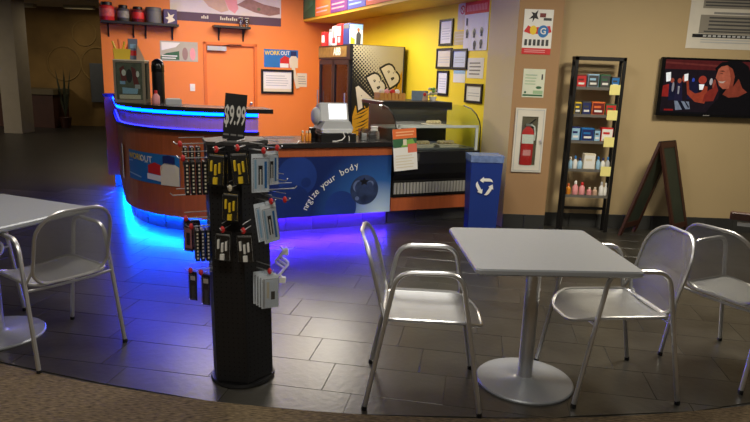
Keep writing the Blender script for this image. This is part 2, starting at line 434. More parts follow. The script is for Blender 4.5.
# toe tiles on the curve
for i in range(7):
    a0 = R(90*i/7+.4); a1 = R(90*(i+1)/7-.4); r0, r1 = RW-.08, RW-.068
    def pt(r, a): return (CA-r*math.sin(a), -(CB+r*math.cos(a)))
    am = (a0+a1)/2
    tb = MB(); tb.prism([pt(r0,a0), pt(r1,a0), pt(r1,am), pt(r1,a1), pt(r0,a1), pt(r0,am)], 0, .146, BASETILE); tb.build('toe_tile', bar)
me = None
for i in range(5):
    tb = MB()
    if me is None:
        tb.cbox(-.012, 0, -.16, .16, 0, .146, BASETILE, .002); o = tb.build('toe_tile', bar); me = o.data
    else:
        o = bpy.data.objects.new('toe_tile', me); col.objects.link(o); o.parent = bar
    o.location = (CA-RW+.08, -(CB-.17-.325*i), 0)
# poster wrapped on the curve
def curved_poster(name, a0, a1, z0, z1, base, items, label):
    r = RW+.004; b = MB()
    def pt(s, z, e): a = R(a1+(a0-a1)*s); return (CA-(r+e)*math.cos(a), -(CB+(r+e)*math.sin(a)), z)
    n = 14
    for i in range(n):
        b.face([pt(1-i/n,z0,0),pt(1-(i+1)/n,z0,0),pt(1-(i+1)/n,z1,0),pt(1-i/n,z1,0)], base)
    for q, it in enumerate(items):
        e = .007+q*.0004
        if it[0] == 'p': b.face([pt(1-x, z0+(z1-z0)*z, e) for x, z in it[1]], it[2])
        else:
            _, s, cx, cz, sx, sz, m = it; g = text_geo(s, .02)
            b.add([pt(1-(cx+x*sx), z0+(z1-z0)*(cz+y*sz), e) for x, y, _ in g[0]], g[1], m)
    o = b.build(name, loc=K(0,0), rz=TH)
    return tag(o, label, 'poster')
curved_poster('workout_poster', 16, 50, .45, .745, BLUE, [
    ('t', 'WORK', .215, .80, .115, .28, YELP), ('t', 'OUT', .455, .78, .115, .28, WHITE),
    ('p', [(.03,.62),(.5,.66),(.5,.69),(.03,.65)], LBLUE), ('p', [(.03,.2),(.35,.12),(.35,.16),(.03,.24)], LBLUE),
    ('p', [(.5,.35),(.72,.30),(.75,.62),(.62,.72),(.5,.6)], RED), ('p', [(.48,.14),(.72,.10),(.72,.30),(.48,.33)], WHITE),
    ('p', [(.72,.0),(1.0,.0),(1.0,.62),(.93,.72),(.78,.72),(.72,.6)], OFFW), ('p', [(.76,.7),(.94,.7),(.94,.95),(.85,1),(.76,.95)], NAVY)],
    'blue poster with yellow lettering and shakes, curving along the wooden bar front')
b = MB(); b.box(-.004, .003, -.11, .11, 0, .34, OFFW); b.box(-.006, -.004, -.095, .095, .02, .32, GREEN)
o = b.build('framed_notice', loc=K(CA-RW-.006, CB+.08, .42), rz=TH); tag(o, 'narrow green notice in a pale frame on the side of the curved bar', 'notice')

# --- lower counter with blueberry panel
ctr = thing('service_counter', 'low service counter with dark blue blueberry panel and black worktop', 'counter', K(0,0), TH)
FB = -4.97
b = MB(); b.box(CA-.15, -1.17, FB+.02, FB+.60, .15, .85, WOOD); b.build('body', ctr)
b = MB(); b.box(CA-.15, -1.165, FB-.002, FB+.02, .755, .84, WOOD); b.build('wood_rail', ctr)
b = MB(); b.cbox(CA-.15, -1.15, FB-.03, FB+.66, .845, .89, COUNTER, .006); b.build('worktop', ctr)
b = MB(); b.box(CA-.15, -1.17, FB+.09, FB+.11, 0, .15, GROUT); b.build('toe_kick', ctr)
b = MB(); b.box(CA-.13, -1.19, FB+.032, FB+.047, .1488, .1498, LEDP); b.build('light_strip', ctr)
me = None
for i in range(5):
    if me is None:
        tb = MB(); tb.cbox(.002, .274, -.012, 0, 0, .148, BASETILE, .002); o = tb.build('toe_tile', ctr); me = o.data
    else: o = bpy.data.objects.new('toe_tile', me); col.objects.link(o); o.parent = ctr
    o.location = (CA-.15+i*.276, FB+.09, 0)
def berry_panel_mat():
    m = bpy.data.materials.new('blueberry_print'); m.use_nodes = True; nt = m.node_tree; n = nt.nodes; L = nt.links; p = n['Principled BSDF']
    tc = n.new('ShaderNodeTexCoord'); mp = n.new('ShaderNodeMapping'); mp.inputs['Location'].default_value = (1.30*1.2, 0, -.12*1.2); mp.inputs['Scale'].default_value = (1.2,0,1.2)
    L.new(tc.outputs['Object'], mp.inputs[0]); g = n.new('ShaderNodeTexGradient'); g.gradient_type = 'SPHERICAL'; L.new(mp.outputs[0], g.inputs[0])
    cr = n.new('ShaderNodeValToRGB'); e = cr.color_ramp.elements; e[0].position = .1; e[0].color = (*lin((20,38,92)), 1); e[1].position = .95; e[1].color = (*lin((190,214,232)), 1)
    x = e.new(.55); x.color = (*lin((44,92,158)), 1)
    L.new(g.outputs[0], cr.inputs[0]); L.new(cr.outputs[0], p.inputs['Base Color']); p.inputs['Roughness'].default_value = .3
    return m
BP = berry_panel_mat()
FAINT = mat('faint_berry', (30,56,124), .32, var=.25, scale=3); FAINT2 = mat('faint_berry_b', (24,46,106), .32, var=.2, scale=3)
BERRY = mat('berry_blue', (44,58,92), .35, var=.6, scale=10); BERRYD = mat('berry_dark', (14,16,28), .4); BERRYL = mat('berry_bloom', (92,108,146), .4, var=.3, scale=20)
b = MB(); PX0, PX1, PZ0, PZ1 = CA-.15, -1.17, .155, .752
b.box(PX0, PX1, FB, FB+.02, PZ0, PZ1, BP)
def clipdisc(cx, cz, r, k, m):
    pts = []
    for i in range(40):
        a = 2*math.pi*i/40; pts.append((min(max(cx+r*math.cos(a), PX0), PX1), FB-.0006*k, min(max(cz+r*math.sin(a), PZ0), PZ1)))
    b.face(pts, m)
clipdisc(-2.18, .56, .20, 1, FAINT); clipdisc(-2.25, .27, .22, 1.3, FAINT2); clipdisc(-1.72, .23, .17, 1.5, FAINT)
clipdisc(-2.09, .50, .05, 1.8, FAINT2)
clipdisc(-1.465, .40, .155, 2, BERRY); clipdisc(-1.53, .44, .062, 2.4, BERRYL); clipdisc(-1.50, .425, .07, 2.8, BERRY); clipdisc(-1.40, .46, .035, 2.6, BERRYL); clipdisc(-1.41, .445, .036, 2.9, BERRY)
star = []
for i in range(10):
    a = math.pi/2+2*math.pi*i/10; r = .055 if i % 2 == 0 else .028
    star.append((-1.47+r*math.cos(a), FB-.002, .485+r*.8*math.sin(a)))
b.face(star, BERRYD); clipdisc(-1.545, .315, .022, 3.6, BERRYL)
# lettering on a rising arc
msg = 'nrgize your body'
P0, P1, P2 = Vector((-2.10,.235)), Vector((-1.98,.50)), Vector((-1.545,.66))
for i, ch in enumerate(msg):
    if ch == ' ': continue
    t = .02+.96*i/(len(msg)-1); q = (1-t)**2*P0+2*t*(1-t)*P1+t*t*P2; d = 2*(1-t)*(P1-P0)+2*t*(P2-P1); a = math.atan2(d.y, d.x)
    g = text_geo(ch, .0); s_ = .092
    b.add([(q.x+s_*(x*math.cos(a)-y*math.sin(a)), FB-.0026, q.y+s_*(x*math.sin(a)+y*math.cos(a))) for x, y, _ in g[0]], g[1], WHITE)
b.build('blueberry_panel', ctr)['label'] = 'dark blue printed panel with a large blueberry and white words'

# ================================================================== DISPLAY CASE
case = thing('display_case', 'black refrigerated display case with curved glass beside the low counter', 'display case', K(0,0), TH)
X0, X1 = -1.145, -.13
b = MB(); b.box(X0, X1, FB+.03, -4.25, .15, .30, WOOD); b.build('wood_plinth', case)
b = MB(); b.box(X0, X1, FB+.12, -4.3, 0, .15, GROUT); b.build('toe_kick', case)
me = None
for i in range(3):
    if me is None:
        tb = MB(); tb.cbox(.002, .336, -.012, 0, 0, .148, BASETILE, .002); o = tb.build('toe_tile', case); me = o.data
    else: o = bpy.data.objects.new('toe_tile', me); col.objects.link(o); o.parent = case
    o.location = (X0+i*.338, FB+.12, 0)
prof = [(-4.25,.30),(FB+.02,.30),(FB+.02,.48),(FB-.03,.55),(FB-.05,.66),(FB-.05,.79),(-4.25,.79)]
b = MB(); b.prism(prof, X0, X1, BLACK, 'x'); b.build('body', case)
b = MB(); b.box(X0+.01, X1-.01, FB+.008, FB+.02, .315, .335, BLACKM); b.box(X0+.01, X1-.01, FB+.008, FB+.02, .455, .475, BLACKM)
b.build('grille_frame', case)
me = None
for i in range(26):
    if me is None:
        tb = MB(); tb.box(0, .028, 0, .014, .335, .455, mat('grille_metal', (168,166,158), .45, metal=.3)); o = tb.build('grille_slat', case); me = o.data
    else: o = bpy.data.objects.new('grille_slat', me); col.objects.link(o); o.parent = case
    o.location = (X0+.02+i*.038, FB+.006, 0)
b = MB(); b.box(X0+.12, X0+.27, FB-.0525, FB-.05, .69, .77, DGREY)
for x, h in ((.15,.05),(.165,.03),(.20,.055),(.215,.035),(.235,.045)): b.box(X0+x, X0+x+.008, FB-.054, FB-.0525, .70, .70+h, WHITE)
b.build('control_panel', case)
b = MB(); b.box(X1-.16, X1-.06, FB-.052, FB-.05, .725, .745, GREY); b.build('name_plate', case)
# glass profile (y=-b, z)
def gp(t): # from front bottom up and back
    pts = [(FB-.03,.79),(FB-.03,1.03),(FB+.0,1.10),(FB+.07,1.17),(FB+.18,1.225),(FB+.34,1.25)]
    return pts
G = gp(0)
b = MB()
for i in range(1, len(G)-1):
    (y0,a0),(y1,a1) = G[i], G[i+1]
    b.add([(X0,y0,a0),(X1,y0,a0),(X1,y1,a1),(X0,y1,a1)], [(0,1,2,3)], CASEG)
b.build('curved_glass', case, True)
b = MB(); b.box(X0+.05, X1-.04, FB-.034, FB-.028, .79, 1.04, GLASS); b.build('front_glass', case)
b = MB()
for q in ((X0+.03,X0+.05,.79,1.06),(X1-.06,X1-.03,.79,1.06),(X0+.03,X1-.03,1.035,1.06)): b.box(q[0], q[1], FB-.038, FB-.02, q[2], q[3], mat('frosted_edge', (190,196,190), .4))
b.build('glass_frame', case)
side = G+[(-4.27,1.25),(-4.27,.79)]
for nm, xx in (('side_glass', X0), ('side_glass', X1)):
    b = MB(); b.prism(side, xx-.004, xx+.004, CASEG, 'x'); b.build(nm, case)
for xx in (X0, X1): b = MB(); b.tube([(xx, y, z) for y, z in G], .007, BLACKM, 6); b.build('glass_trim', case)
b = MB(); b.box(X0+.06, X1-.24, FB+.52, FB+.545, 1.228, 1.243, emis('case_fill_strip', (255,244,220), 12)); b.build('case_fill_strip', case)  # hidden glowing strip added to brighten the case interior
b = MB(); b.cbox(X0, X1-.16, FB+.32, -4.05, 1.245, 1.285, BLACK, .008); b.box(X0, X1-.16, FB+.325, FB+.345, 1.20, 1.246, BLACK); b.build('top_panel', case)
b = MB(); b.box(X0+.01, X1-.01, -4.28, -4.25, .79, 1.243, mat('case_back',(46,48,46),.5)); b.build('back_panel', case)
b = MB(); b.box(X0+.02, X1-.02, FB+.28, -4.29, 1.00, 1.012, mat('case_shelf', (120,124,120), .3)); b.build('glass_shelf', case)
b = MB(); b.box(X0+.02, X1-.02, FB+.04, -4.29, .795, .81, mat('case_deck', (96,98,96), .35)); b.build('deck', case)
for i, (x, y, z, w2, d2) in enumerate(((X0+.68,FB+.42,1.012,.20,.16),(X0+.72,FB+.20,.81,.24,.18),(X0+.42,FB+.20,.81,.22,.16))):
    t = thing('food_tray', ['pale tray on the upper shelf inside the display case','wide pale tray on the case floor near the yellow wall','pale tray in the middle of the display case floor'][i], 'tray', K(x, -y, z), TH)
    b = MB(); b.prism([(-w2/2,-d2/2),(w2/2,-d2/2),(w2/2,d2/2),(-w2/2,d2/2)], 0, .02, OFFW); b.box(-w2/2-.01, w2/2+.01, -d2/2-.01, d2/2+.01, .02, .026, OFFW); b.build('tray', t)
    b = MB()
    for q in range(4): b.ball((-w2*.3+q*w2*.2, 0, .045), .03, .05, .022, mat('pastry', (210,190,140), .7), 8, 5)
    b.build('food', t)
# flyer standing before the case
t = thing('menu_flyer', 'orange green and white menu flyer clipped to the front of the display case', 'flyer', K(-1.03, -FB+.066, .60), TH)
flat('sheet', .27, .43, WHITE, [('r',-.135,.33,.135,.43,ORP),('r',-.135,.24,.135,.33,GREEN),('p',[(-.05,.24),(.0,.31),(.09,.32),(.13,.25)],LGREEN),('r',.03,.18,.135,.27,mat('salmon_print',(214,110,84),.6)),('r',-.02,.26,.02,.32,OFFW)]
     + lines(-.11,.10,[.03,.06,.09,.12,.15],.01,OFFW) + lines(-.10,.11,[.36,.39],.012,mat('pale_orange',(240,180,130),.6)), parent=t).rotation_euler = (R(-3), R(-4), 0)

# ================================================================== FRIDGE
fr = thing('drinks_cooler', 'tall black glass-door drinks cooler with printed side panel', 'cooler', K(0,0), TH)
F0, F1, FY0, FY1, FZ = -.86, -.06, -2.90, -1.62, 1.935   # a range, y=-b range
b = MB(); b.box(F0+.04, F1, FY0, FY1, .10, FZ, BLACK); b.build('body', fr)
b = MB(); b.box(F0+.08, F1-.02, FY0+.03, FY1-.03, 0, .10, BLACK); b.build('base', fr)
def halftone():
    m = bpy.data.materials.new('halftone_print'); m.use_nodes = True; nt = m.node_tree; n = nt.nodes; L = nt.links; p = n['Principled BSDF']
    tc = n.new('ShaderNodeTexCoord'); mp = n.new('ShaderNodeMapping'); mp.inputs['Rotation'].default_value = (0,R(45),0); mp.inputs['Scale'].default_value = (28,1,28)
    L.new(tc.outputs['Object'], mp.inputs[0])
    sx = n.new('ShaderNodeSeparateXYZ'); L.new(mp.outputs[0], sx.inputs[0])
    def fm(op, *a):
        k = n.new('ShaderNodeMath'); k.operation = op
        for i, v in enumerate(a):
            if isinstance(v, (int, float)): k.inputs[i].default_value = v
            else: L.new(v, k.inputs[i])
        return k.outputs[0]
    dx = fm('SUBTRACT', fm('FRACT', sx.outputs[0]), .5); dz = fm('SUBTRACT', fm('FRACT', sx.outputs[2]), .5)
    d = fm('SQRT', fm('ADD', fm('MULTIPLY', dx, dx), fm('MULTIPLY', dz, dz)))
    s2 = n.new('ShaderNodeSeparateXYZ'); L.new(tc.outputs['Object'], s2.inputs[0])
    # dark at the lower left, pale at the upper right
    grad = fm('ADD', fm('MULTIPLY', s2.outputs[0], 1.15), fm('MULTIPLY', fm('SUBTRACT', s2.outputs[2], 1.35), .95))
    g2 = fm('ADD', grad, .80)
    th = fm('SUBTRACT', .66, fm('MULTIPLY', g2, .85))
    k = fm('GREATER_THAN', d, th)
    mx = n.new('ShaderNodeMix'); mx.data_type = 'RGBA'; mx.inputs['A'].default_value = (*lin((14,14,14)), 1); mx.inputs['B'].default_value = (*lin((196,186,150)), 1)
    L.new(k, mx.inputs['Factor']); L.new(mx.outputs['Result'], p.inputs['Base Color']); p.inputs['Roughness'].default_value = .35
    return m
HT = halftone(); TIG = mat('tiger_yellow', (214,158,30), .4, var=.15); LET = mat('letter_white', (226,218,190), .4, var=.03)
# printed side, local x=a; front face at y=FY0
b = MB(); b.box(F0+.05, F1-.01, FY0-.004, FY0, .12, FZ-.005, HT)
def sidepoly(pts, m, e): b.face([(x, FY0-.004-e, z) for x, z in pts], m)
sidepoly([(F0+.06,1.0),(F0+.10,1.14),(F0+.16,1.08),(F0+.20,1.17),(F0+.27,1.10),(F0+.32,1.16),(F0+.34,1.02),(F0+.36,.85),(F0+.33,.62),(F0+.06,.55)], TIG, .0008)
sidepoly([(-.30,1.28),(-.18,1.40),(-.08,1.63),(-.08,1.20),(-.28,1.20)], TIG, .0008)
for k in range(9):
    z = .62+k*.055; x = F0+.07+.02*(k % 3)
    sidepoly([(x, z), (x+.12, z+.05), (x+.22, z+.10), (x+.12, z+.03)], BLACK, .0014)
for k in range(4): sidepoly([(-.26+k*.03,1.24+.05*k),(-.10,1.34+.08*k),(-.255+k*.03,1.222+.05*k)], BLACK, .0014)
ang_ = 30
for e, m, bold, grow in ((.0020,BLACK,.13,1.0),(.0035,LET,.055,1.0)):
    for ch, cx, cz in (('A',-.665,1.255),('B',-.455,1.415),('B',-.25,1.54)):
        g = text_geo(ch, bold); ca, sa = math.cos(R(ang_)), math.sin(R(ang_)); sx, sz = .32, .36
        b.add([(cx+sx*x*ca-sz*y*sa, FY0-.004-e, cz+sx*x*sa+sz*y*ca) for x, y, _ in g[0]], g[1], m)
b.build('printed_side', fr)['label'] = 'side panel printed with large white ABB letters over black and tiger stripes'
b = MB(); b.box(F1-.012, F1+.004, FY0-.012, FY0, .12, FZ, BLACK); b.build('side_trim', fr)
# front (faces -x local): header, two glass doors
HDR = mat('header_print', (120,92,40), .4, var=.5, scale=14)
b = MB(); b.box(F0+.005, F0+.04, FY0, FY1, FZ-.19, FZ, BLACK); b.box(F0, F0+.005, FY0+.12, FY1, FZ-.16, FZ-.02, HDR)
g = text_geo('ABB', .03)
b.add([(F0-.002, -2.42-.16*x, FZ-.09+.14*y) for x, y, _ in g[0]], g[1], LET); b.build('header', fr)
INT = mat('cooler_interior', (150,90,52), .6, var=.3, scale=8)
for k in range(2):
    y0 = FY0+.02+k*.62; y1 = y0+.60
    b = MB()
    for q in ((y0,y0+.05,.14,FZ-.20),(y1-.05,y1,.14,FZ-.20),(y0,y1,FZ-.26,FZ-.20),(y0,y1,.14,.22)): b.box(F0, F0+.04, q[0], q[1], q[2], q[3], BLACK)
    dr = b.build('glass_door', fr)
    b = MB(); b.box(F0+.015, F0+.02, y0+.05, y1-.05, .22, FZ-.26, GLASS); b.build('pane', dr)
    b = MB(); b.box(F0+.032, F0+.038, y0+.05, y1-.05, .22, FZ-.26, INT); b.build('lit_interior', dr)
    b = MB(); b.tube([(F0-.03,y1-.03 if k else y0+.05,.9),(F0-.03,y1-.03 if k else y0+.05,1.3)], .010, ALU, 6); b.build('handle', dr)
# boxes on the cooler
def carton(name, a, b_, w_, d_, h_, base, items, label, cat='box', z=FZ, rz=TH-R(90), group=None):
    t = thing(name, label, cat, K(a, b_, z), rz, group)
    m = MB(); m.cbox(-w_/2, w_/2, 0, d_, 0, h_, base, .004); m.build('box', t)
    if items: flat('printed_face', w_*.96, h_*.94, base, items, .001, t, loc=(0,-.0015,h_*.02))
    return t
carton('snack_box', -.845, 1.78, .16, .14, .20, RED, [('r',-.06,.05,.06,.15,WHITE)], 'bright red carton on the cooler next to the grey tub')
t = thing('supplement_tub', 'plain grey tub standing on the drinks cooler among cartons', 'tub', K(-.76, 2.02, FZ), TH)
b = MB(); b.lathe([(.075,0),(.08,.01),(.08,.17),(.07,.19),(.07,.19)], LGREY, 16); b.build('body', t, True); b = MB(); b.lathe([(.073,.185),(.073,.225),(.068,.232)], GREY, 16); b.build('lid', t, True)
carton('shake_carton', -.845, 2.24, .15, .16, .26, WHITE, [('r',-.06,.02,.06,.10,RED),('r',-.02,.10,.02,.24,RED)], 'white carton with a red band on the cooler beside the grey tub')
carton('shake_carton', -.845, 2.44, .17, .17, .28, RED, [('r',-.07,.12,.07,.24,WHITE),('r',-.03,.03,.05,.10,WHITE)], 'red and white carton on the cooler between white and black cartons')
carton('bar_carton', -.845, 2.72, .22, .20, .27, NAVY, [('r',-.10,.20,.10,.25,DGREY)], 'dark navy carton at the front corner of the cooler top')
t = bpy.data.objects['bar_carton']
flat('picture_face', .19, .25, WHITE, [('r',-.095,.18,.095,.25,LBLUE),('p',[(.0,.0),(.06,.0),(.07,.12),(.03,.17),(.0,.12)],DGREY),('d',.03,.18,.018,.022,ORP),('p',[(-.08,.0),(-.02,.0),(-.02,.06),(-.08,.09)],YELP)], .001, t, loc=(.1115,.10,.01), rz=R(90))

# ================================================================== WALL ITEMS, KITCHEN
def on_orange(name, a0, a1, z0, z1, base, items, label, cat='poster', off=.004, t=.003):
    o = flat(name, a1-a0, z1-z0, base, items, t, loc=K((a0+a1)/2, off, z0), rz=TH); return tag(o, label, cat)
def on_yellow(name, b0, b1, z0, z1, base, items, label, cat='poster', off=.004, t=.003):
    o = flat(name, b1-b0, z1-z0, base, items, t, loc=K(-off, (b0+b1)/2, z0), rz=TH-R(90)); return tag(o, label, cat)
on_orange('smoothie_banner', -2.80, -1.0, 2.295, 2.95, mat('banner_pale',(214,204,196),.6,var=.1,scale=4), [('r',-.9,0,.9,.135,PLUM),
    ('p',[(-.50,.655),(-.44,.40),(-.30,.24),(-.10,.16),(.02,.20),(-.06,.40),(-.12,.655)],SKIN),('p',[(-.12,.655),(-.06,.40),(.02,.22),(.12,.16),(.18,.24),(.14,.45),(.2,.655)],PINK),
    ('p',[(.15,.30),(.45,.20),(.70,.16),(.88,.20),(.88,.30),(.6,.34),(.35,.42)],mat('taupe_print',(150,112,100),.6,var=.3,scale=12)),('d',.52,.255,.03,.025,mat('olive_print',(110,112,80),.6)),
    *[('r',-.42+.03*k,.05,-.40+.03*k,.085+.015*(k%2),OFFW) for k in range(4)],*[('r',-.12+.032*k,.045,-.10+.032*k,.08+.02*(k%3==0),OFFW) for k in range(9)]],
    'wide pale banner with plum lower border high on the orange wall')
on_orange('product_poster', -2.975, -2.39, 1.655, 1.965, mat('poster_grey',(176,170,150),.6,var=.12), [('p',[(-.29,.02),(0,.02),(0,.16),(-.2,.12),(-.29,.07)],GREEN),('p',[(-.27,.16),(-.05,.22),(.02,.29),(-.27,.29)],WHITE),
    ('d',.09,.12,.045,.10,mat('mauve_print',(150,120,110),.6)),('d',.21,.12,.045,.10,PINK)]+lines(-.27,-.03,[.035,.07],.018,WHITE), 'grey and green product poster on the orange wall beside the light switch')
on_orange('workout_poster', -1.295, -.695, 1.615, 1.915, BLUE, [('t','WORK',-.155,.235,.085,.10,YELP,2,.02),('t','OUT',.07,.24,.075,.09,WHITE,2,.02),('p',[(-.02,.0),(.16,.0),(.16,.16),(.06,.20),(-.02,.14)],RED),('r',-.02,.0,.13,.07,WHITE),
    ('p',[(.15,0),(.30,0),(.30,.16),(.26,.20),(.18,.20),(.14,.15)],OFFW),('p',[(.16,.2),(.27,.2),(.27,.28),(.17,.28)],NAVY)], 'blue poster with yellow lettering and shakes, flat on the orange wall')
t = thing('framed_certificate', 'black framed white certificate hanging on the orange wall', 'frame', K(-1.065, .0, 1.17), TH)
b = MB()
for q in ((-.285,.285,0,.035),(-.285,.285,.375,.41),(-.285,-.25,.035,.375),(.25,.285,.035,.375)): b.box(q[0],q[1],-.03,0,q[2],q[3],BLACK)
b.build('frame', t); flat('certificate', .50, .34, WHITE, [('r',-.25,0,.25,.05,OFFW)]+lines(-.2,.2,[.1,.14,.18,.22,.26],.012,LGREY), .002, t, loc=(0,-.012,.035))
on_orange('pinned_paper', -.71, -.53, 1.295, 1.53, OFFW, lines(-.07,.08,[.05,.09,.13,.17],.01,GREY), 'small cream paper on the orange wall beside the framed certificate', 'paper')
b = MB(); b.box(-.03,.03,-.01,0,0,.42,OFFW); o = b.build('hanging_strip', loc=K(-.70,.014,1.27), rz=TH); o.rotation_euler = (0,R(-14),TH); tag(o, 'slanted white strip hanging over the cream paper on the orange wall', 'paper strip')
t = thing('light_switch', 'white light switch plate on the orange wall', 'light switch', K(-2.49, 0, 1.185), TH)
b = MB(); b.cbox(-.04,.04,-.008,0,0,.115,WHITE,.003); b.build('plate', t); b = MB(); b.box(-.012,.012,-.016,-.008,.04,.075,WHITE); b.build('toggle', t)
# shelf with tubs
def wall_shelf(a0, a1, z, brackets, label, depth=.24):
    t = thing('wall_shelf', label, 'shelf', K((a0+a1)/2, 0, z), TH); h = (a1-a0)/2
    b = MB(); b.box(-h, h, -depth, 0, -.035, 0, BLACK); b.build('board', t)
    for x in brackets:
        x -= (a0+a1)/2; b = MB(); b.box(x-.012, x+.012, -.012, 0, -.23, -.035, BLACKM); b.prism([(-.012,-.20),(-.012,-.17),(-depth+.05,-.035),(-depth+.02,-.035)], x-.006, x+.006, BLACKM, 'x'); b.build('bracket', t)
    return t
wall_shelf(-3.82, -2.70, 2.215, (-3.72,-3.36,-3.18,-2.78), 'long black shelf of supplement tubs on the orange wall')
wall_shelf(-2.15, -1.56, 2.245, (-2.05,-1.65), 'short black shelf above the orange door', .20)
def tub(a, z, r, h, body, lid, band_, label, depth=.12):
    t = thing('supplement_tub', label, 'tub', K(a, depth, z), TH, 'supplement tubs on the black shelf')
    b = MB(); b.lathe([(r*.92,0),(r,.01),(r,h*.74),(r*.72,h*.82),(r*.72,h*.84)], body, 18); b.build('body', t, True)
    b = MB(); b.lathe([(r*.76,h*.82),(r*.76,h*.98),(r*.70,h)], lid, 18); b.build('lid', t, True)
    b = MB(); b.lathe([(r*1.005,h*.22),(r*1.012,h*.23),(r*1.012,h*.62),(r*1.005,h*.63)], band_, 18); b.build('wrap_label', t, True)
    return t
tub(-3.73, 2.215, .105, .27, RED, BLACK, mat('pale_red_label',(206,90,84),.5,var=.4,scale=20), 'large red tub with black lid at the hall end of the shelf')
tub(-3.50, 2.215, .085, .24, DGREY, BLACK, mat('grey_label',(140,136,128),.5,var=.5,scale=20), 'dark grey tub with mottled label between two red tubs')
tub(-3.29, 2.215, .092, .23, DRED, BLACK, RED, 'dark red tub with bright red label beside the wide grey tub')
t = thing('supplement_tub', 'wide plain grey tub on the long black shelf', 'tub', K(-3.06,.127,2.215), TH, 'supplement tubs on the black shelf')
TUBG = mat('tub_grey',(104,104,98),.5,var=.1)
b = MB(); b.lathe([(.11,0),(.115,.01),(.115,.17)], TUBG, 20); b.build('body', t, True); b = MB(); b.lathe([(.12,.17),(.12,.225),(.112,.235)], mat('tub_lid',(86,86,82),.5), 20); b.build('lid', t, True)
t = thing('protein_box', 'dark purple box with white splash picture on the long shelf', 'box', K(-2.82,.12,2.215), TH)
b = MB(); b.cbox(-.10,.10,-.09,.09,0,.22,mat('box_purple',(62,44,84),.5),.004); b.build('box', t)
flat('printed_face', .18, .20, mat('box_purple',(62,44,84),.5), [('p',[(-.05,.0),(.02,.02),(.07,.05),(.03,.09),(.06,.14),(.0,.12),(-.04,.17),(-.03,.10),(-.08,.08),(-.03,.05)],OFFW)], .001, t, loc=(0,-.0915,.01))
for k, dx in enumerate((0,.10)):
    t = thing('drinking_glass', 'clear glass on the short shelf above the orange door', 'glass', K(-1.70+dx,.09,2.245), TH, 'glasses on the short shelf')
    b = MB(); b.lathe([(.026,0),(.030,.005),(.037,.14),(.035,.14),(.028,.012)], CLEARP, 14); b.build('cup', t, True)
    b = MB(); b.lathe([(.036,.136),(.038,.14),(.036,.144)], WHITE, 14); b.build('rim', t, True)
# yellow wall frames
def yframe(b0, b1, z0, z1, paper, label):
    t = thing('framed_notice', label, 'frame', K(0, (b0+b1)/2, z0), TH-R(90)); h = (b1-b0)/2; H = z1-z0; f = .025
    b = MB()
    for q in ((-h,h,0,f),(-h,h,H-f,H),(-h,-h+f,f,H-f),(h-f,h,f,H-f)): b.box(q[0],q[1],-.02,0,q[2],q[3],BLACK)
    b.build('frame', t); flat('sheet', 2*h-2*f, H-2*f, paper, lines(-h+.06,h-.05,[.05+.03*k for k in range(max(1,int((H-.14)/.03)))],.008,LGREY), .002, t, loc=(0,-.008,f))
yframe(3.76, 4.08, 1.93, 2.24, WHITE, 'black framed white notice highest on the yellow wall')
yframe(3.72, 4.09, 1.655, 1.90, OFFW, 'black framed cream notice on the yellow wall, left of its twin')
yframe(4.10, 4.44, 1.65, 1.885, mat('pale_blue_paper',(206,214,222),.7), 'black framed bluish notice beside the cream framed notice')
yframe(3.76, 4.04, 1.335, 1.635, WHITE, 'tall black framed white notice below the cream framed notice')
yframe(4.44, 4.80, 1.28, 1.495, WHITE, 'black framed white notice lowest and nearest the grey wall end')
on_yellow('small_sign', 4.145, 4.41, 1.50, 1.64, WHITE, [('r',-.13,.10,.13,.14,LBLUE)], 'small white card with pale blue top under the framed notices', 'sign')
on_yellow('printed_notice', 4.445, 4.78, 1.555, 1.78, WHITE, lines(-.12,.13,[.04,.08,.12,.16],.015,GREY), 'white printed notice under the large red-headed safety poster', 'notice')
on_yellow('safety_poster', 4.33, 4.82, 1.86, 2.395, WHITE, [('r',-.245,.40,.245,.535,RED)]+[('r',-.2+.03*k,.43,-.185+.03*k,.50,PINK) for k in range(14)]+
    [('d',x,z,.03,.04,BLACK) for x,z in ((-.17,.20),(-.02,.20),(.13,.21),(.0,.07),(.13,.08))]+[('r',x-.02,z-.06,x+.02,z,DGREY) for x,z in ((-.17,.20),(-.02,.20),(.13,.21),(.0,.07),(.13,.08))]+[('r',-.2,.28,-.17,.36,DGREY)],
    'large white safety poster with red heading and dark figures on the yellow wall', off=.008)
on_yellow('printed_notice', 4.17, 4.45, 2.10, 2.395, OFFW, [('d',-.04,.22,.05,.05,RED),('d',-.04,.22,.034,.034,OFFW),('p',[(-.08,.25),(-.07,.26),(0,.19),(-.01,.18)],RED)], 'cream notice with a red prohibition ring behind the safety poster', 'notice', off=.004)
on_yellow('blank_notice', 4.11, 4.40, 1.93, 2.085, mat('beige_paper',(206,190,140),.7), lines(-.11,.12,[.04,.08,.11],.01,OFFW), 'plain beige notice below the prohibition ring notice', 'notice', off=.004)
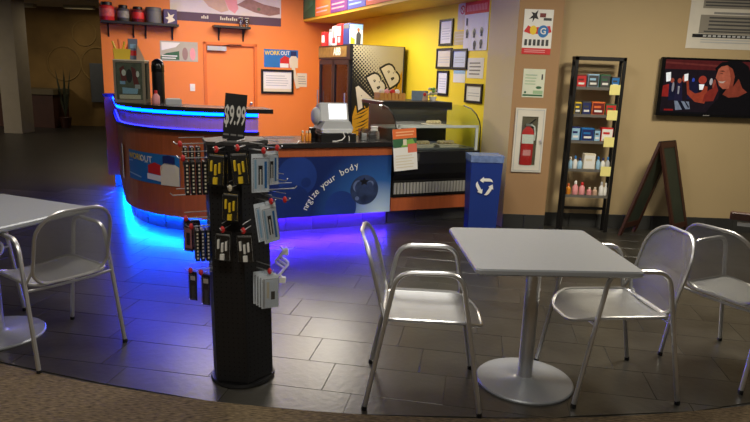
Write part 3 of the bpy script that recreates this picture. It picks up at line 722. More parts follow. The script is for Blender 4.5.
# menu panels on the soffit
SOFF = [(.02,.66,GREEN,'dark green menu panel at the orange wall end of the soffit'),(.68,1.40,ORP,'orange menu panel next to the green one on the soffit'),(1.42,2.12,PURPLE,'purple menu panel on the yellow soffit'),(2.14,2.80,mat('menu_blue',(84,90,170),.6,var=.25,scale=5),'blue menu panel next to the purple one on the soffit'),(2.82,3.62,mat('menu_red',(220,96,56),.6,var=.2,scale=5),'red-orange menu panel between blue and pale ones on the soffit'),(3.64,4.4,LBLUE,'pale blue menu panel at the customer end of the soffit')]
for k, (b0, b1, m_, lb) in enumerate(SOFF):
    h = (b1-b0)/2
    it = lines(-h+.05,h-.05,[.05,.11],.022,PINK if k in (1,2,4) else LBLUE) if k else [('p',[(-h+.05,.1),(h-.1,.2),(h-.15,.45),(-h+.1,.4)],mat('leaf_print',(70,120,80),.6,var=.3))]
    o = flat('menu_board', b1-b0, .53, m_, it, .01, loc=K(-.612,(b0+b1)/2,2.44), rz=TH-R(90)); tag(o, lb, 'menu panel')

# ================================================================== THINGS ON THE BAR
BZ = 1.21
t = thing('countertop_display', 'grey framed countertop display box standing on the curved bar', 'display box', K(-3.60, 4.05, BZ), TH-R(18))
b = MB(); FRM = mat('display_frame',(132,124,104),.45,metal=.3); dw, dd, dh = .145, .10, .40
for q in ((-dw,dw,-dd,dd,0,.03),(-dw,dw,-dd,dd,dh-.02,dh)): b.box(*q, FRM)
for q in ((-dw,-dw+.022,-dd,-dd+.025),(dw-.022,dw,-dd,-dd+.025),(-dw,-dw+.022,dd-.025,dd),(dw-.022,dw,dd-.025,dd)): b.box(q[0],q[1],q[2],q[3],.03,dh-.02,FRM)
b.build('frame', t)
b = MB(); b.box(-dw+.022,dw-.022,-dd+.012,dd-.012,.03,dh-.02,mat('display_inside',(46,50,42),.5,var=.4,scale=9)); b.build('cabinet', t)
b = MB(); b.box(-dw,dw,-dd,dd,dh,dh+.01,OFFW); b.build('top_plate', t)
flat('poster', .24, .34, mat('display_print',(92,98,80),.4,var=.5,scale=14), [('r',-.10,.0,.10,.04,OFFW),('p',[(-.07,.05),(.07,.05),(.08,.10),(-.07,.11)],LBLUE),('p',[(-.09,.29),(-.05,.32),(-.02,.18),(-.07,.14)],DRED),('p',[(.02,.31),(.06,.29),(.09,.14),(.04,.13)],DRED),('d',0,.22,.028,.065,BLACK),('r',.05,.10,.10,.14,LGREY),('r',-.09,.14,-.04,.17,LBLUE),('d',-.05,.25,.02,.03,WHITE),('d',.08,.24,.015,.03,WHITE)], .002, t, loc=(0,-dd+.009,.035))
b = MB(); b.box(-dw+.022,dw-.022,-dd+.002,-dd+.004,.03,dh-.02,GLASS); b.build('front_glass', t)
t = thing('utensil_basket', 'yellow basket of orange handled utensils on the countertop display', 'basket', K(-3.68,4.0,BZ+.41), TH)
b = MB(); b.prism([(-.07,0),(.07,0),(.08,.10),(-.08,.10)], -.05, .05, YELP, 'y'); b.build('basket', t)
for k in range(4):
    b = MB(); x = -.05+.03*k; b.tube([(x,0,.08),(x-.03+.025*k,.0,.17+.02*(k % 2))], .010, ORP if k % 2 else YELP, 6); b.build('utensil', t)
t = thing('brochure', 'upright blue-grey brochure leaning on the countertop display', 'brochure', K(-3.575,4.03,BZ+.41), TH+R(20))
flat('cover', .09, .20, mat('brochure_grey',(110,120,140),.5,var=.2), [('r',-.03,.04,.03,.09,RED),('r',-.03,.11,.03,.15,LBLUE)], .012, t)
t = thing('cardboard_wedge', 'beige folded card standing beside the blue-grey brochure', 'card', K(-3.52,4.05,BZ+.41), TH)
b = MB(); b.prism([(-.03,0),(.05,0),(-.02,.15)], -.02, .02, SKIN, 'y'); b.build('card', t)
t = thing('coffee_airpot', 'black rounded airpot behind the countertop display', 'airpot', K(-3.35,3.99,BZ), TH)
b = MB(); b.lathe([(.055,0),(.06,.01),(.06,.30)], BLACK, 18); b.build('body', t, True)
b = MB(); b.lathe([(.063,.30),(.063,.36),(.055,.40),(.03,.425),(.01,.43)], BLACKG, 18); b.build('lid', t, True)
b = MB(); b.box(-.015,.015,-.09,-.05,.33,.36,BLACK); b.build('spout', t)
t = thing('syrup_bottle', 'pale pink bottle with a red cap on the curved bar', 'bottle', K(-3.40,4.26,BZ), TH)
b = MB(); b.lathe([(.034,0),(.036,.01),(.036,.07),(.016,.095),(.014,.10)], PINK, 14); b.build('body', t, True); b = MB(); b.lathe([(.016,.097),(.016,.125),(.012,.128)], RED, 12); b.build('cap', t, True)
t = thing('napkin_holder', 'low grey napkin holder on the curved bar', 'napkin holder', K(-3.25,4.36,BZ), TH)
b = MB(); b.cbox(-.075,.075,-.04,.04,0,.05,LGREY,.004); b.build('holder', t); b = MB(); b.box(-.06,.06,-.03,.03,.05,.058,WHITE); b.build('napkins', t)

# ================================================================== THINGS ON THE LOW COUNTER
CZ = .89
t = thing('cash_register', 'grey point-of-sale register with white screen on the low counter', 'cash register', K(-1.74, 4.74, CZ), TH)
b = MB(); b.cbox(-.18,.20,-.16,.16,0,.075,BLACK,.006); b.build('cash_drawer', t)
b = MB(); b.prism([(-.14,.075),(.16,.075),(.18,.13),(.14,.20),(-.12,.20),(-.17,.12)], -.12, .12, LGREY, 'y'); b.build('body', t)
b = MB(); b.cbox(-.16,.16,-.14,-.08,.085,.125,mat('register_light',(200,202,200),.5),.006); b.build('printer_front', t)
Mt = Matrix.Translation((.01,-.03,.19)) @ Matrix.Rotation(R(-14),4,'X')
b = MB(); b.cbox(-.16,.15,-.02,.10,0,.19,LGREY,.012,M=Mt); b.build('monitor', t)
b = MB(); b.box(-.065,.125,-.024,-.02,.02,.175,emis('white_screen',(236,238,240),1.0),M=Mt); b.build('screen', t)
b = MB(); b.ball((-.17,.03,.24),.05,.08,.09,LGREY,12,8); b.build('rear_shell', t, True)
b = MB(); b.tube([(.06,-.14,.09),(.07,-.17,.05),(.04,-.18,.02),(-.02,-.175,.006),(-.06,-.17,.006)],.006,WHITE,6); b.tube([(.11,-.14,.09),(.12,-.165,.04),(.12,-.165,.006)],.005,WHITE,6); b.build('cable', t)
for k, (a, bb) in enumerate(((-2.07,4.78),(-2.035,4.80),(-2.0,4.79))):
    t = thing('small_bottle', 'small amber bottle with pale cap beside the register', 'bottle', K(a,bb,CZ), TH, 'amber bottles by the register')
    b = MB(); b.lathe([(.015,0),(.016,.005),(.016,.07),(.009,.08)], mat('amber',(224,140,40),.3), 10); b.build('body', t, True); b = MB(); b.lathe([(.010,.08),(.010,.10),(.008,.102)], OFFW, 10); b.build('cap', t, True)
t = thing('card_reader', 'black card reader standing between amber bottles and register', 'card reader', K(-1.955,4.70,CZ), TH)
b = MB(); b.prism([(-.03,0),(.05,0),(-.02,.13),(-.05,.12)], -.03, .03, BLACK, 'x'); b.build('body', t); b = MB(); b.box(-.025,.025,-.06,.0,0,.02,BLACK); b.build('foot', t)
for k, (a, bb, h, w_, lb) in enumerate(((-1.42,4.80,.12,.045,'narrow clear plastic cup on the counter beside the register'),(-1.31,4.76,.09,.06,'squat clear plastic holder between the narrow cup and the display case'))):
    t = thing('plastic_holder', lb, 'holder', K(a,bb,CZ), TH)
    b = MB()
    for q in ((-w_,w_,-w_,-w_+.004),(-w_,w_,w_-.004,w_),(-w_,-w_+.004,-w_,w_),(w_-.004,w_,-w_,w_)): b.box(q[0],q[1],q[2],q[3],0,h,CLEARP)
    b.box(-w_,w_,-w_,w_,0,.004,CLEARP); b.build('walls', t)
    b = MB(); b.cbox(-w_*.6,w_*.6,-w_*.5,w_*.5,.005,h*.6,[WHITE,DGREY][k],.003); b.build('contents', t)
t = thing('cloth_roll', 'white paper cups stacked low at the display case edge', 'cups', K(-1.24,4.66,CZ), TH)
b = MB(); b.lathe([(.03,0),(.04,.10),(.036,.10)], WHITE, 12); b.build('cup', t, True); b = MB(); b.lathe([(.033,.10),(.042,.13),(.038,.13)], WHITE, 12); b.build('cup', t, True)
t['label'] = 'two nested white paper cups beside the display case'; t.name = 'paper_cups'
# on top of the display case
TZ = 1.285
t = thing('snack_basket', 'wooden slat basket of wrapped snacks on the display case', 'basket', K(-.92,4.33,TZ), TH)
WB = mat('basket_wood',(196,140,62),.6,var=.2,scale=8)
b = MB(); b.box(-.15,.15,-.08,.08,0,.01,WB); b.build('bottom', t)
for k in range(7):
    b = MB(); x = -.15+.045*k; b.box(x,x+.034,-.085,-.078,0,.08,WB); b.build('slat', t)
b = MB(); b.box(-.155,-.15,-.08,.08,0,.08,WB); b.box(.15,.155,-.08,.08,0,.08,WB); b.box(-.15,.15,.075,.08,0,.08,WB); b.build('sides', t)
for k, (x, m_) in enumerate(((-.10,OFFW),(-.04,PINK),(.03,RED),(.09,WHITE))):
    b = MB(); b.ball((x,0,.09),.035,.03,.03,m_,8,5); b.build('snack', t)
t = thing('picture_card', 'blue and red picture card standing on the display case', 'card', K(-.55,4.35,TZ), TH)
flat('card', .21, .11, mat('card_blue',(110,130,150),.5,var=.3,scale=10), [('p',[(.03,0),(.10,0),(.10,.08),(.05,.1)],SKIN),('d',.06,.07,.02,.02,RED)], .006, t)
t = thing('white_flower_pot', 'small white potted plant with pale blossoms on the display case', 'potted plant', K(-.42,4.42,TZ), TH)
b = MB(); b.lathe([(.03,0),(.045,.05),(.042,.05)], WHITE, 12); b.build('pot', t, True)
b = MB()
for k in range(16):
    a = random.random()*6.28; r = .05*random.random(); b.ball((r*math.cos(a), r*math.sin(a), .07+.07*random.random()), .02, .02, .016, OFFW if k % 3 else LGREEN, 7, 4)
b.build('blossoms', t)

# ================================================================== PILLAR AND RIGHT WALL
PY = pf-.004
o = flat('sports_poster', .292, .436, WHITE, [('r',-.146,0,.146,.06,RED),('p',[(-.10,.34),(-.06,.38),(-.08,.41),(-.04,.40),(-.01,.43),(-.02,.38),(.0,.34),(-.04,.35),(-.06,.31),(-.06,.35)],BLACK),('r',.01,.36,.07,.40,DRED),('r',.05,.33,.13,.355,DGREY),
    ('p',[(-.14,.22),(-.10,.28),(-.06,.26),(.05,.27),(.12,.28),(.14,.22),(.08,.20),(-.08,.20)],RED),('d',-.045,.235,.035,.045,YELP),('d',.055,.225,.055,.06,BLUE),('t','G',.055,.225,.085,.085,WHITE,0,.02)]
    +[('r',-.125+.043*k,.085,-.098+.043*k,.145,DGREY) for k in range(6)]+lines(-.12,.10,[.018,.036],.008,PINK), loc=(1.573,PY,1.815)); tag(o, 'colourful sports poster with red footer at the top of the brown pillar', 'poster')
o = flat('small_flyer', .222, .285, mat('pale_green_paper',(210,214,190),.7), [('r',-.105,.012,.10,.03,GREEN),('r',.0,.035,.10,.07,mat('sage',(150,180,140),.7)),('d',.055,.10,.03,.014,GREEN),('r',.075,.18,.09,.235,DGREY),('r',-.09,.04,-.07,.06,GREEN)]+lines(-.09,.03,[.13,.16,.19,.22],.008,mat('sage',(150,180,140),.7)), loc=(1.578,PY,1.385)); tag(o, 'pale green flyer on the pillar between sports poster and extinguisher cabinet', 'flyer')
t = thing('extinguisher_cabinet', 'white wall cabinet with glass door holding a red extinguisher on the pillar', 'cabinet', (1.575, pf, .61))
CABW = mat('cabinet_white',(214,208,192),.5)
b = MB(); w1, h1 = .155, .665
for q in ((-w1,w1,0,.075),(-w1,w1,h1-.085,h1),(-w1,-.083,.075,h1-.085),(.083,w1,.075,h1-.085)): b.box(q[0],q[1],-.016,0,q[2],q[3],CABW)
b.build('door_frame', t)
b = MB()
for q in ((-w1+.015,w1-.015,.015,.02),(-w1+.015,w1-.015,h1-.02,h1-.015),(-w1+.015,-w1+.02,.015,h1-.015),(w1-.02,w1-.015,.015,h1-.015)): b.box(q[0],q[1],-.019,-.016,q[2],q[3],LGREY)
b.build('door_moulding', t)
b = MB(); b.box(-.083,.083,-.004,-.002,.075,h1-.085,mat('cabinet_inside',(104,92,72),.7)); b.build('back', t)
b = MB(); b.box(-.083,.083,-.0265,-.0245,.075,h1-.085,GLASS); b.build('pane', t)
b = MB(); b.tube([(.118,-.028,.34),(.125,-.032,.32),(.132,-.028,.30)],.006,ALU,6); b.build('handle', t)
t2 = thing('fire_extinguisher', 'red fire extinguisher inside the white pillar cabinet', 'extinguisher', (1.575, pf-.0145, .685))
def half(mb, prof, m, c=(0,0)):   # slim body so that it fits the shallow cabinet
    vv = []; ff = []; n = 16
    for r, z in prof:
        for k in range(n): vv.append((c[0]+r*math.cos(2*math.pi*k/n), .13*r*math.sin(2*math.pi*k/n), z))
    for i in range(len(prof)-1):
        for k in range(n): ff.append((i*n+k, i*n+(k+1) % n, (i+1)*n+(k+1) % n, (i+1)*n+k))
    ff += [tuple(range(n-1,-1,-1)), tuple((len(prof)-1)*n+k for k in range(n))]
    mb.add(vv, ff, m)
b = MB(); half(b, [(.058,0),(.064,.01),(.064,.33),(.05,.37),(.022,.395),(.02,.41)], RED, (-.012,0)); b.build('cylinder', t2, True)
b = MB(); b.face([(-.072,-.0088,.225),(.050,-.0088,.225),(.050,-.0088,.32),(-.072,-.0088,.32)], WHITE); b.face([(-.05,-.0088,.10),(.03,-.0088,.10),(.03,-.0088,.16),(-.05,-.0088,.16)], PINK); b.build('label_print', t2)
b = MB(); b.box(-.04,.03,-.008,.006,.405,.43,ALU); b.tube([(-.01,0,.42),(.045,0,.47),(.06,0,.48)],.006,BLACK,6); b.build('valve', t2)
b = MB(); b.tube([(.01,-.003,.425),(.05,-.003,.40),(.06,-.003,.33),(.06,-.003,.26)],.008,WHITE,6); b.build('hose', t2)

# television
t = thing('television', 'flat television showing a smiling woman, mounted on the tan wall', 'television', (3.425, YW, 1.245))
b = MB(); b.cbox(-.525,.525,-.085,-.03,0,.592,BLACKG,.008); b.build('bezel', t)
b = MB(); b.box(-.2,.2,-.03,-.002,.15,.45,BLACKM); b.build('wall_bracket', t)
def SC(n_, c, e=.55):
    m = mat('screen_'+n_, c, .3, var=.28, scale=22, emit=e, spec=.2)
    m.node_tree.nodes['Principled BSDF'].inputs['Roughness'].default_value = .25
    for l in list(m.node_tree.links):
        if l.to_socket.name == 'Base Color': m.node_tree.links.remove(l)
    m.node_tree.nodes['Principled BSDF'].inputs['Base Color'].default_value = (.004,.004,.005,1)
    return m
S = [('p',[(-.49,.545),(.49,.545),(.49,.45),(-.49,.45)],SC('maroon',(96,30,30))),('p',[(-.49,.525),(.1,.50),(.1,.485),(-.49,.505)],SC('maroon2',(124,52,46))),
 ('p',[(-.49,.45),(.1,.45),(.1,.02),(-.49,.02)],SC('dim',(30,20,28))),
 ('p',[(-.475,.41),(-.425,.42),(-.415,.33),(-.46,.32)],SC('white',(240,236,224),1.1)),('p',[(-.49,.28),(-.43,.30),(-.41,.17),(-.49,.17)],SC('red',(170,40,34))),
 ('p',[(-.43,.32),(-.38,.33),(-.35,.14),(-.42,.13)],SC('navy',(24,26,56))),('d',-.385,.27,.012,.05,SC('grey',(170,166,172))),('d',-.40,.335,.02,.025,SC('flesh3',(170,80,60))),
 ('p',[(-.35,.32),(-.30,.33),(-.27,.13),(-.36,.13)],SC('navy2',(34,30,60))),('d',-.325,.335,.02,.026,SC('flesh',(190,90,66))),('p',[(-.335,.28),(-.315,.28),(-.315,.20),(-.33,.20)],SC('grey',(170,166,172))),
 ('d',-.275,.36,.024,.04,SC('flesh',(190,90,66))),('p',[(-.285,.40),(-.245,.41),(-.24,.34),(-.275,.33)],SC('white',(240,236,224),1.1)),('d',-.185,.345,.014,.022,SC('blue',(60,90,210))),
 ('p',[(-.22,.33),(-.13,.33),(-.11,.15),(-.23,.15)],SC('navy',(24,26,56))),
 ('d',-.09,.35,.042,.042,SC('flesh2',(186,66,48))),('p',[(-.12,.305),(-.065,.305),(-.075,.25),(-.11,.25)],SC('white',(240,236,224),1.1)),
 ('d',.0,.335,.016,.035,SC('white2',(214,206,204))),('d',.035,.31,.018,.05,SC('flesh3',(170,80,60))),
 ('p',[(-.255,.33),(-.235,.345),(-.215,.25),(-.15,.21),(-.09,.225),(-.06,.29),(-.03,.285),(-.02,.18),(-.04,.11),(-.14,.125),(-.23,.20)],SC('hand',(176,70,44))),
 ('p',[(-.06,.13),(.05,.14),(.085,.25),(.05,.33),(.03,.27),(-.01,.25),(-.05,.20)],SC('hand2',(146,48,36))),
 ('p',[(-.355,.13),(-.20,.125),(-.18,.05),(-.33,.035)],SC('grey2',(140,150,166))),('p',[(-.32,.13),(-.285,.13),(-.225,.045),(-.26,.04)],SC('dark',(18,22,36))),('p',[(-.25,.127),(-.235,.127),(-.19,.07),(-.20,.06)],SC('dark',(18,22,36))),
 ('p',[(-.45,.045),(-.355,.045),(-.355,.028),(-.45,.028)],SC('red2',(160,28,24))),
 ('p',[(.02,.47),(.07,.525),(.16,.548),(.28,.548),(.36,.50),(.42,.38),(.47,.26),(.4925,.20),(.4925,.0),(-.02,.0),(.03,.09),(.10,.17),(.16,.22),(.13,.30)],SC('black',(12,9,12))),
 ('p',[(.135,.21),(.20,.18),(.30,.19),(.385,.24),(.33,.28),(.28,.37),(.22,.36),(.17,.27)],SC('neck',(150,64,44))),
 ('p',[(.045,.41),(.055,.46),(.09,.50),(.15,.51),(.21,.46),(.235,.39),(.225,.32),(.185,.27),(.13,.265),(.085,.30),(.062,.35),(.04,.375)],SC('face',(196,104,76))),
 ('p',[(.15,.50),(.21,.46),(.235,.39),(.225,.32),(.19,.275),(.20,.36),(.175,.44)],SC('cheek',(158,72,50))),
 ('p',[(.07,.345),(.09,.325),(.125,.325),(.15,.35),(.115,.34)],SC('teeth',(216,190,170))),('p',[(.065,.445),(.10,.452),(.13,.442),(.10,.44)],SC('brow',(50,22,16))),('p',[(.075,.42),(.105,.425),(.105,.415)],SC('brow',(50,22,16))),
 ('p',[(.03,.45),(.08,.535),(.20,.545),(.28,.47),(.27,.36),(.23,.29),(.235,.40),(.20,.47),(.14,.505),(.08,.49)],SC('black',(12,9,12)))]
flat('screen', .985, .548, SC('base',(10,9,14)), S, .002, t, loc=(0,-.0865,.025))
b = MB(); b.box(-.035,.035,-.0865,-.085,.010,.018,GREY); b.build('maker_plate', t)
o = flat('wall_notice', .85, .62, mat('notice_paper',(206,200,186),.7), [('r',-.31,.15,.35,.335,mat('notice_grey',(134,128,116),.7)),('r',-.37,.11,.40,.145,BLACK)]+[('r',-.26+.05*k,.118,-.225+.05*k,.137,LGREY) for k in range(11)]
   + [('r',-.22+.0*k,z,.30-.03*(k%2),z+.016,DGREY) for k, z in enumerate((.30,.265,.23,.19))]+[('r',-.26,.165,.33,.178,DGREY)]+lines(-.28,.32,[.085,.06],.010,LGREY)+[('r',-.18,.345,.30,.365,GREY),('r',-.3,.40,.36,.56,mat('notice_grey',(134,128,116),.7))]
   + [('r',-.28,.42+.03*k,.34,.435+.03*k,DGREY) for k in range(4)], loc=(3.575,YW-.004,1.937)); tag(o, 'large white printed notice above the television', 'notice')

# ================================================================== PRODUCT RACK
rk = thing('product_rack', 'tall narrow black metal rack of small products against the tan wall', 'rack', (2.22, 6.42, 0))
b = MB(); b.build
for x in (-.24, .24):
    for y in (0, .12):
        b = MB(); b.box(x-.016, x+.016, y-.016 if y else -.0, y+.016 if not y else y, 0, 1.81, BLACKM); b.build('post', rk)
b = MB(); b.box(-.256,.256,0,.016,1.775,1.81,BLACKM); b.box(-.256,.256,0.104,.12,1.775,1.81,BLACKM); b.box(-.256,-.24,0,.12,1.775,1.81,BLACKM); b.box(.24,.256,0,.12,1.775,1.81,BLACKM); b.build('top_frame', rk)
SHZ = [1.50, 1.225, .955, .66, .385]
RSH = mat('rack_shelf',(70,64,52),.4,metal=.3)
for z in SHZ:
    b = MB(); b.box(-.225,.225,.016,.11,z-.016,z,RSH); b.box(-.225,.225,.008,.014,z-.018,z+.012,mat('shelf_lip',(104,100,92),.4)); b.build('shelf', rk)
for z in (.22,):
    b = MB(); b.box(-.24,.24,.108,.118,z,z+.03,BLACKM); b.build('cross_bar', rk)
for z in (1.455, 1.20, .925, .62):
    b = MB(); b.box(.115,.22,-.003,-.001,z-.015,z+.085,LEMON); b.build('price_note', rk)['label'] = 'pale yellow price note'
def ritem(x, z, w_, h_, m_, m2, label, cat='box', kind='box'):
    t = thing('product_'+kind, label, cat, (2.22+x, 6.475, z))
    if kind == 'box':
        b = MB(); b.cbox(-w_/2,w_/2,-.03,.04,0,h_,m_,.003); b.build('carton', t)
        flat('printed_face', w_*.9, h_*.8, m2, [('r',-w_*.3,h_*.15,w_*.3,h_*.3,WHITE),('r',-w_*.35,h_*.45,w_*.2,h_*.6,m_)], .001, t, loc=(0,-.0315,h_*.1))
    else:
        b = MB(); b.lathe([(w_*.46,0),(w_*.5,.005),(w_*.5,h_*.6),(w_*.22,h_*.74),(w_*.2,h_*.78)], m_, 12); b.build('body', t, True)
        b = MB(); b.lathe([(w_*.24,h_*.78),(w_*.24,h_*.97),(w_*.18,h_)], m2, 12); b.build('cap', t, True)
SP = ['top shelf','second shelf','third shelf','fourth shelf','lowest shelf']
row0 = [(-.17,.10,.13,DRED,RED,'dark red'),(-.05,.11,.14,LBLUE,DGREY,'grey blue'),(.07,.10,.14,GREEN,DGREY,'dark green'),(.175,.08,.12,DGREY,BLUE,'dark grey')]
row1 = [(-.18,.07,.13,YELP,DGREY,'yellow'),(-.09,.09,.14,DGREY,NAVY,'dark'),(.03,.13,.14,ORP,DRED,'orange red'),(.16,.11,.12,GREEN,RED,'green and red')]
row2 = [(-.175,.09,.15,NAVY,LBLUE,'navy'),(-.05,.13,.14,BLUE,NAVY,'blue'),(.05,.06,.13,DGREY,LBLUE,'slim dark'),(.15,.12,.15,RED,WHITE,'red and white')]
for i, rw in enumerate((row0,row1,row2)):
    for x, w_, h_, m1, m2, nm in rw: ritem(x, SHZ[i], w_, h_, m1, m2, '%s carton on the %s of the product rack' % (nm, SP[i]))
for x, w_, h_, m1, m2, nm in ((-.19,.045,.13,LBLUE,WHITE,'pale blue bottle at the pillar end'),(-.14,.045,.14,WHITE,BLUE,'white bottle with blue cap'),(-.09,.05,.12,LBLUE,NAVY,'pale blue bottle with navy cap'),(.10,.045,.14,LBLUE,BLUE,'light bottle beside the white carton'),(.15,.045,.13,WHITE,NAVY,'white bottle with navy cap'),(.20,.045,.14,LGREY,BLUE,'grey bottle with blue cap')):
    ritem(x, SHZ[3], w_, h_, m1, m2, nm+' on the fourth shelf of the product rack', 'bottle', 'bottle')
ritem(.0, SHZ[3], .12, .17, OFFW, WHITE, 'plain white carton on the fourth shelf of the product rack')
for x, w_, h_, m1, m2, nm in ((-.185,.055,.12,mat('amber',(224,140,40),.3),ORP,'amber bottle'),(-.11,.06,.15,PINK,WHITE,'taller pink bottle beside the amber one'),(-.04,.06,.14,PINK,RED,'pink bottle with red cap'),(.04,.05,.09,PINK,OFFW,'short pink bottle'),(.10,.05,.09,SKIN,OFFW,'short beige bottle'),(.165,.05,.15,WHITE,LGREY,'tall white bottle with grey cap'),(.21,.04,.14,WHITE,WHITE,'slim all-white bottle')):
    ritem(x, SHZ[4], w_, h_, m1, m2, nm+' on the lowest shelf of the product rack', 'bottle', 'bottle')

# ================================================================== FOLDING SIGN BOARD
t = thing('folding_sign', 'dark wooden folding chalkboard sign standing before the tan wall', 'sign board', (2.99, 6.42, 0))
rid = Vector((.26,.22,0)); CHK = mat('chalkboard_green',(44,52,40),.6,var=.25,scale=7)
def leaf(foot, name):
    apex = Vector((0,0,.985)); ft = Vector((foot,0,0)); up = (apex-ft); n_ = up.cross(rid).normalized()
    def pt(s, v, e): return apex+(ft-apex)*v+rid*(s-.5)+n_*e
    b = MB()
    def slab(s0,s1,v0,v1,e0,e1,m):
        c = [pt(s0,v0,e0),pt(s1,v0,e0),pt(s1,v1,e0),pt(s0,v1,e0),pt(s0,v0,e1),pt(s1,v0,e1),pt(s1,v1,e1),pt(s0,v1,e1)]
        b.add(c, [(0,3,2,1),(4,5,6,7),(0,1,5,4),(1,2,6,5),(2,3,7,6),(3,0,4,7)], m)
    slab(0,.14,0,1,-.013,.013,DWOOD); slab(.86,1,0,1,-.013,.013,DWOOD); slab(.14,.86,0,.06,-.012,.012,DWOOD); slab(.14,.86,.86,.92,-.012,.012,DWOOD)
    o = b.build(name, t); b = MB(); slab(.14,.86,.06,.86,-.006,.006,CHK); b.build('chalkboard', o)
leaf(-.30, 'leaf_frame'); leaf(.27, 'leaf_frame')
b = MB(); b.tube([(-.13,-.11,.985),(.13,.11,.985)],.012,BLACKM,6); b.build('hinge', t)

# ================================================================== RECYCLING BIN
t = thing('recycling_bin', 'blue recycling bin with white arrows symbol and clear bag', 'bin', (1.075, 6.17, 0), R(4))
BINB = mat('bin_blue',(26,52,128),.45,var=.05)
def frust(mb, w0, d0, w1_, d1, z0, z1, m):
    p = [(-w0,-d0,z0),(w0,-d0,z0),(w0,d0,z0),(-w0,d0,z0),(-w1_,-d1,z1),(w1_,-d1,z1),(w1_,d1,z1),(-w1_,d1,z1)]
    mb.add(p, [(0,3,2,1),(4,5,6,7),(0,1,5,4),(1,2,6,5),(2,3,7,6),(3,0,4,7)], m)
b = MB(); frust(b,.14,.10,.158,.13,0,.80,BINB); b.build('body', t)
b = MB(); BAG = mat('clear_bag',(108,128,172),.25,var=.35,scale=18,bump=.4,bscale=40)
frust(b,.1615,.1335,.165,.137,.755,.822,BAG); b.build('bag_rim', t)
b = MB()
for k in range(3):
    a = R(90+120*k); c0 = Vector((.052*math.cos(a), .052*math.sin(a))); d = Vector((-math.sin(a), math.cos(a))); nrm = Vector((math.cos(a), math.sin(a)))
    def P(u_, v_): q = (c0+d*u_+nrm*v_)*1.2; return (q.x-.008, -.133, .52+q.y)
    b.face([P(-.05,-.013),P(.012,-.013),P(.012,.013),P(-.035,.013)], WHITE); b.face([P(.012,-.026),P(.046,-.004),P(.012,.026)], WHITE)
    b.face([P(-.05,-.013),P(-.035,.013),P(-.055,.004),P(-.066,-.02)], WHITE)
o = b.build('arrows_symbol', t); o.rotation_euler = (0,0,0); o.location = (0,.006,0)

# ================================================================== TABLES
def table(name, label, loc, rz, half_=.386):
    t = thing(name, label, 'table', loc, rz); r = .03
    def rr(h, rad): 
        pts = []
        for cx, cy, a0 in ((h-rad,h-rad,0),(-h+rad,h-rad,90),(-h+rad,-h+rad,180),(h-rad,-h+rad,270)): pts += arc((cx,cy), rad, a0, a0+90, 6)
        return pts
    b = MB(); prof = [(half_-.012,.706),(half_,.716),(half_,.732),(half_-.006,.739)]
    rings = [[(x,y,z) for x,y in rr(h,r)] for h, z in prof]; n = len(rings[0])
    vv = [q for rg in rings for q in rg]; ff = [tuple(range(n-1,-1,-1)), tuple(3*n+k for k in range(n))]
    for i in range(3):
        for k in range(n): ff.append((i*n+k, i*n+(k+1)%n, (i+1)*n+(k+1)%n, (i+1)*n+k))
    b.add(vv, ff, TABLEM); top_ = b.build('table_top', t)
    b = MB(); b.lathe([(.038,.018),(.038,.70)], ALU, 18); b.build('pole', t, True)
    b = MB(); b.lathe([(.252,0),(.254,.008),(.248,.014),(.06,.022),(.05,.03),(.04,.034)], TABLEM, 40); b.build('base', t, True)
    b = MB(); b.box(-.20,.20,-.025,.025,.694,.706,ALU); b.box(-.025,.025,-.20,.20,.694,.706,ALU); b.build('top_support', t)
    return t
table('cafe_table', 'square silver pedestal table between two aluminium chairs', (.825, 3.035, 0), R(3))
table('cafe_table', 'square silver pedestal table beside the blue-lit floor', (-2.19, 3.385, 0), R(-22+0))
t = thing('wooden_ledge', 'narrow dark wooden ledge with a pale rail below, beyond the aluminium chair', 'ledge', (2.386, 4.075, 0), R(-26))
b = MB(); b.cbox(0,1.2,0,.05,.695,.745,DWOOD,.006); b.build('board', t)
b = MB(); b.box(.05,1.15,.01,.04,.655,.68,LGREY); b.build('rail', t)
for x in (.35,1.05):
    b = MB(); b.box(x-.02,x+.02,.005,.045,0,.695,DWOOD); b.build('post', t)

# ================================================================== CHAIRS
def poly_extent(poly, c, axis):
    xs = []; n = len(poly)
    for i in range(n):
        p, q = poly[i], poly[(i+1) % n]
        if (p[axis]-c)*(q[axis]-c) <= 0 and p[axis] != q[axis]:
            t_ = (c-p[axis])/(q[axis]-p[axis]); xs.append(p[1-axis]+t_*(q[1-axis]-p[1-axis]))
    return (min(xs), max(xs)) if len(xs) > 1 else None
def weave(poly, f, pitch, wd, m, seg=10):
    b = MB()
    for axis in (0, 1):
        lo = min(p[axis] for p in poly); hi = max(p[axis] for p in poly); k = int((hi-lo)/pitch)
        for i in range(1, k):
            c = lo+(hi-lo)*i/k; e = poly_extent(poly, c, axis)
            if not e or e[1]-e[0] < .01: continue
            vv = []; ff = []
            for j in range(seg+1):
                o_ = e[0]+(e[1]-e[0])*j/seg
                for s_ in (-wd/2, wd/2):
                    p = (c+s_, o_) if axis == 0 else (o_, c+s_)
                    vv.append(f(*p))
                if j: ff.append((2*j-2, 2*j-1, 2*j+1, 2*j))
            b.add(vv, ff, m)
    return b
def rrect(x0, x1, y0, y1, r00, r10, r11, r01, n=6):
    return (arc((x1-r11,y1-r11), r11, 0, 90, n)+arc((x0+r01,y1-r01), r01, 90, 180, n)+arc((x0+r00,y0+r00), r00, 180, 270, n)+arc((x1-r10,y0+r10), r10, 270, 360, n))
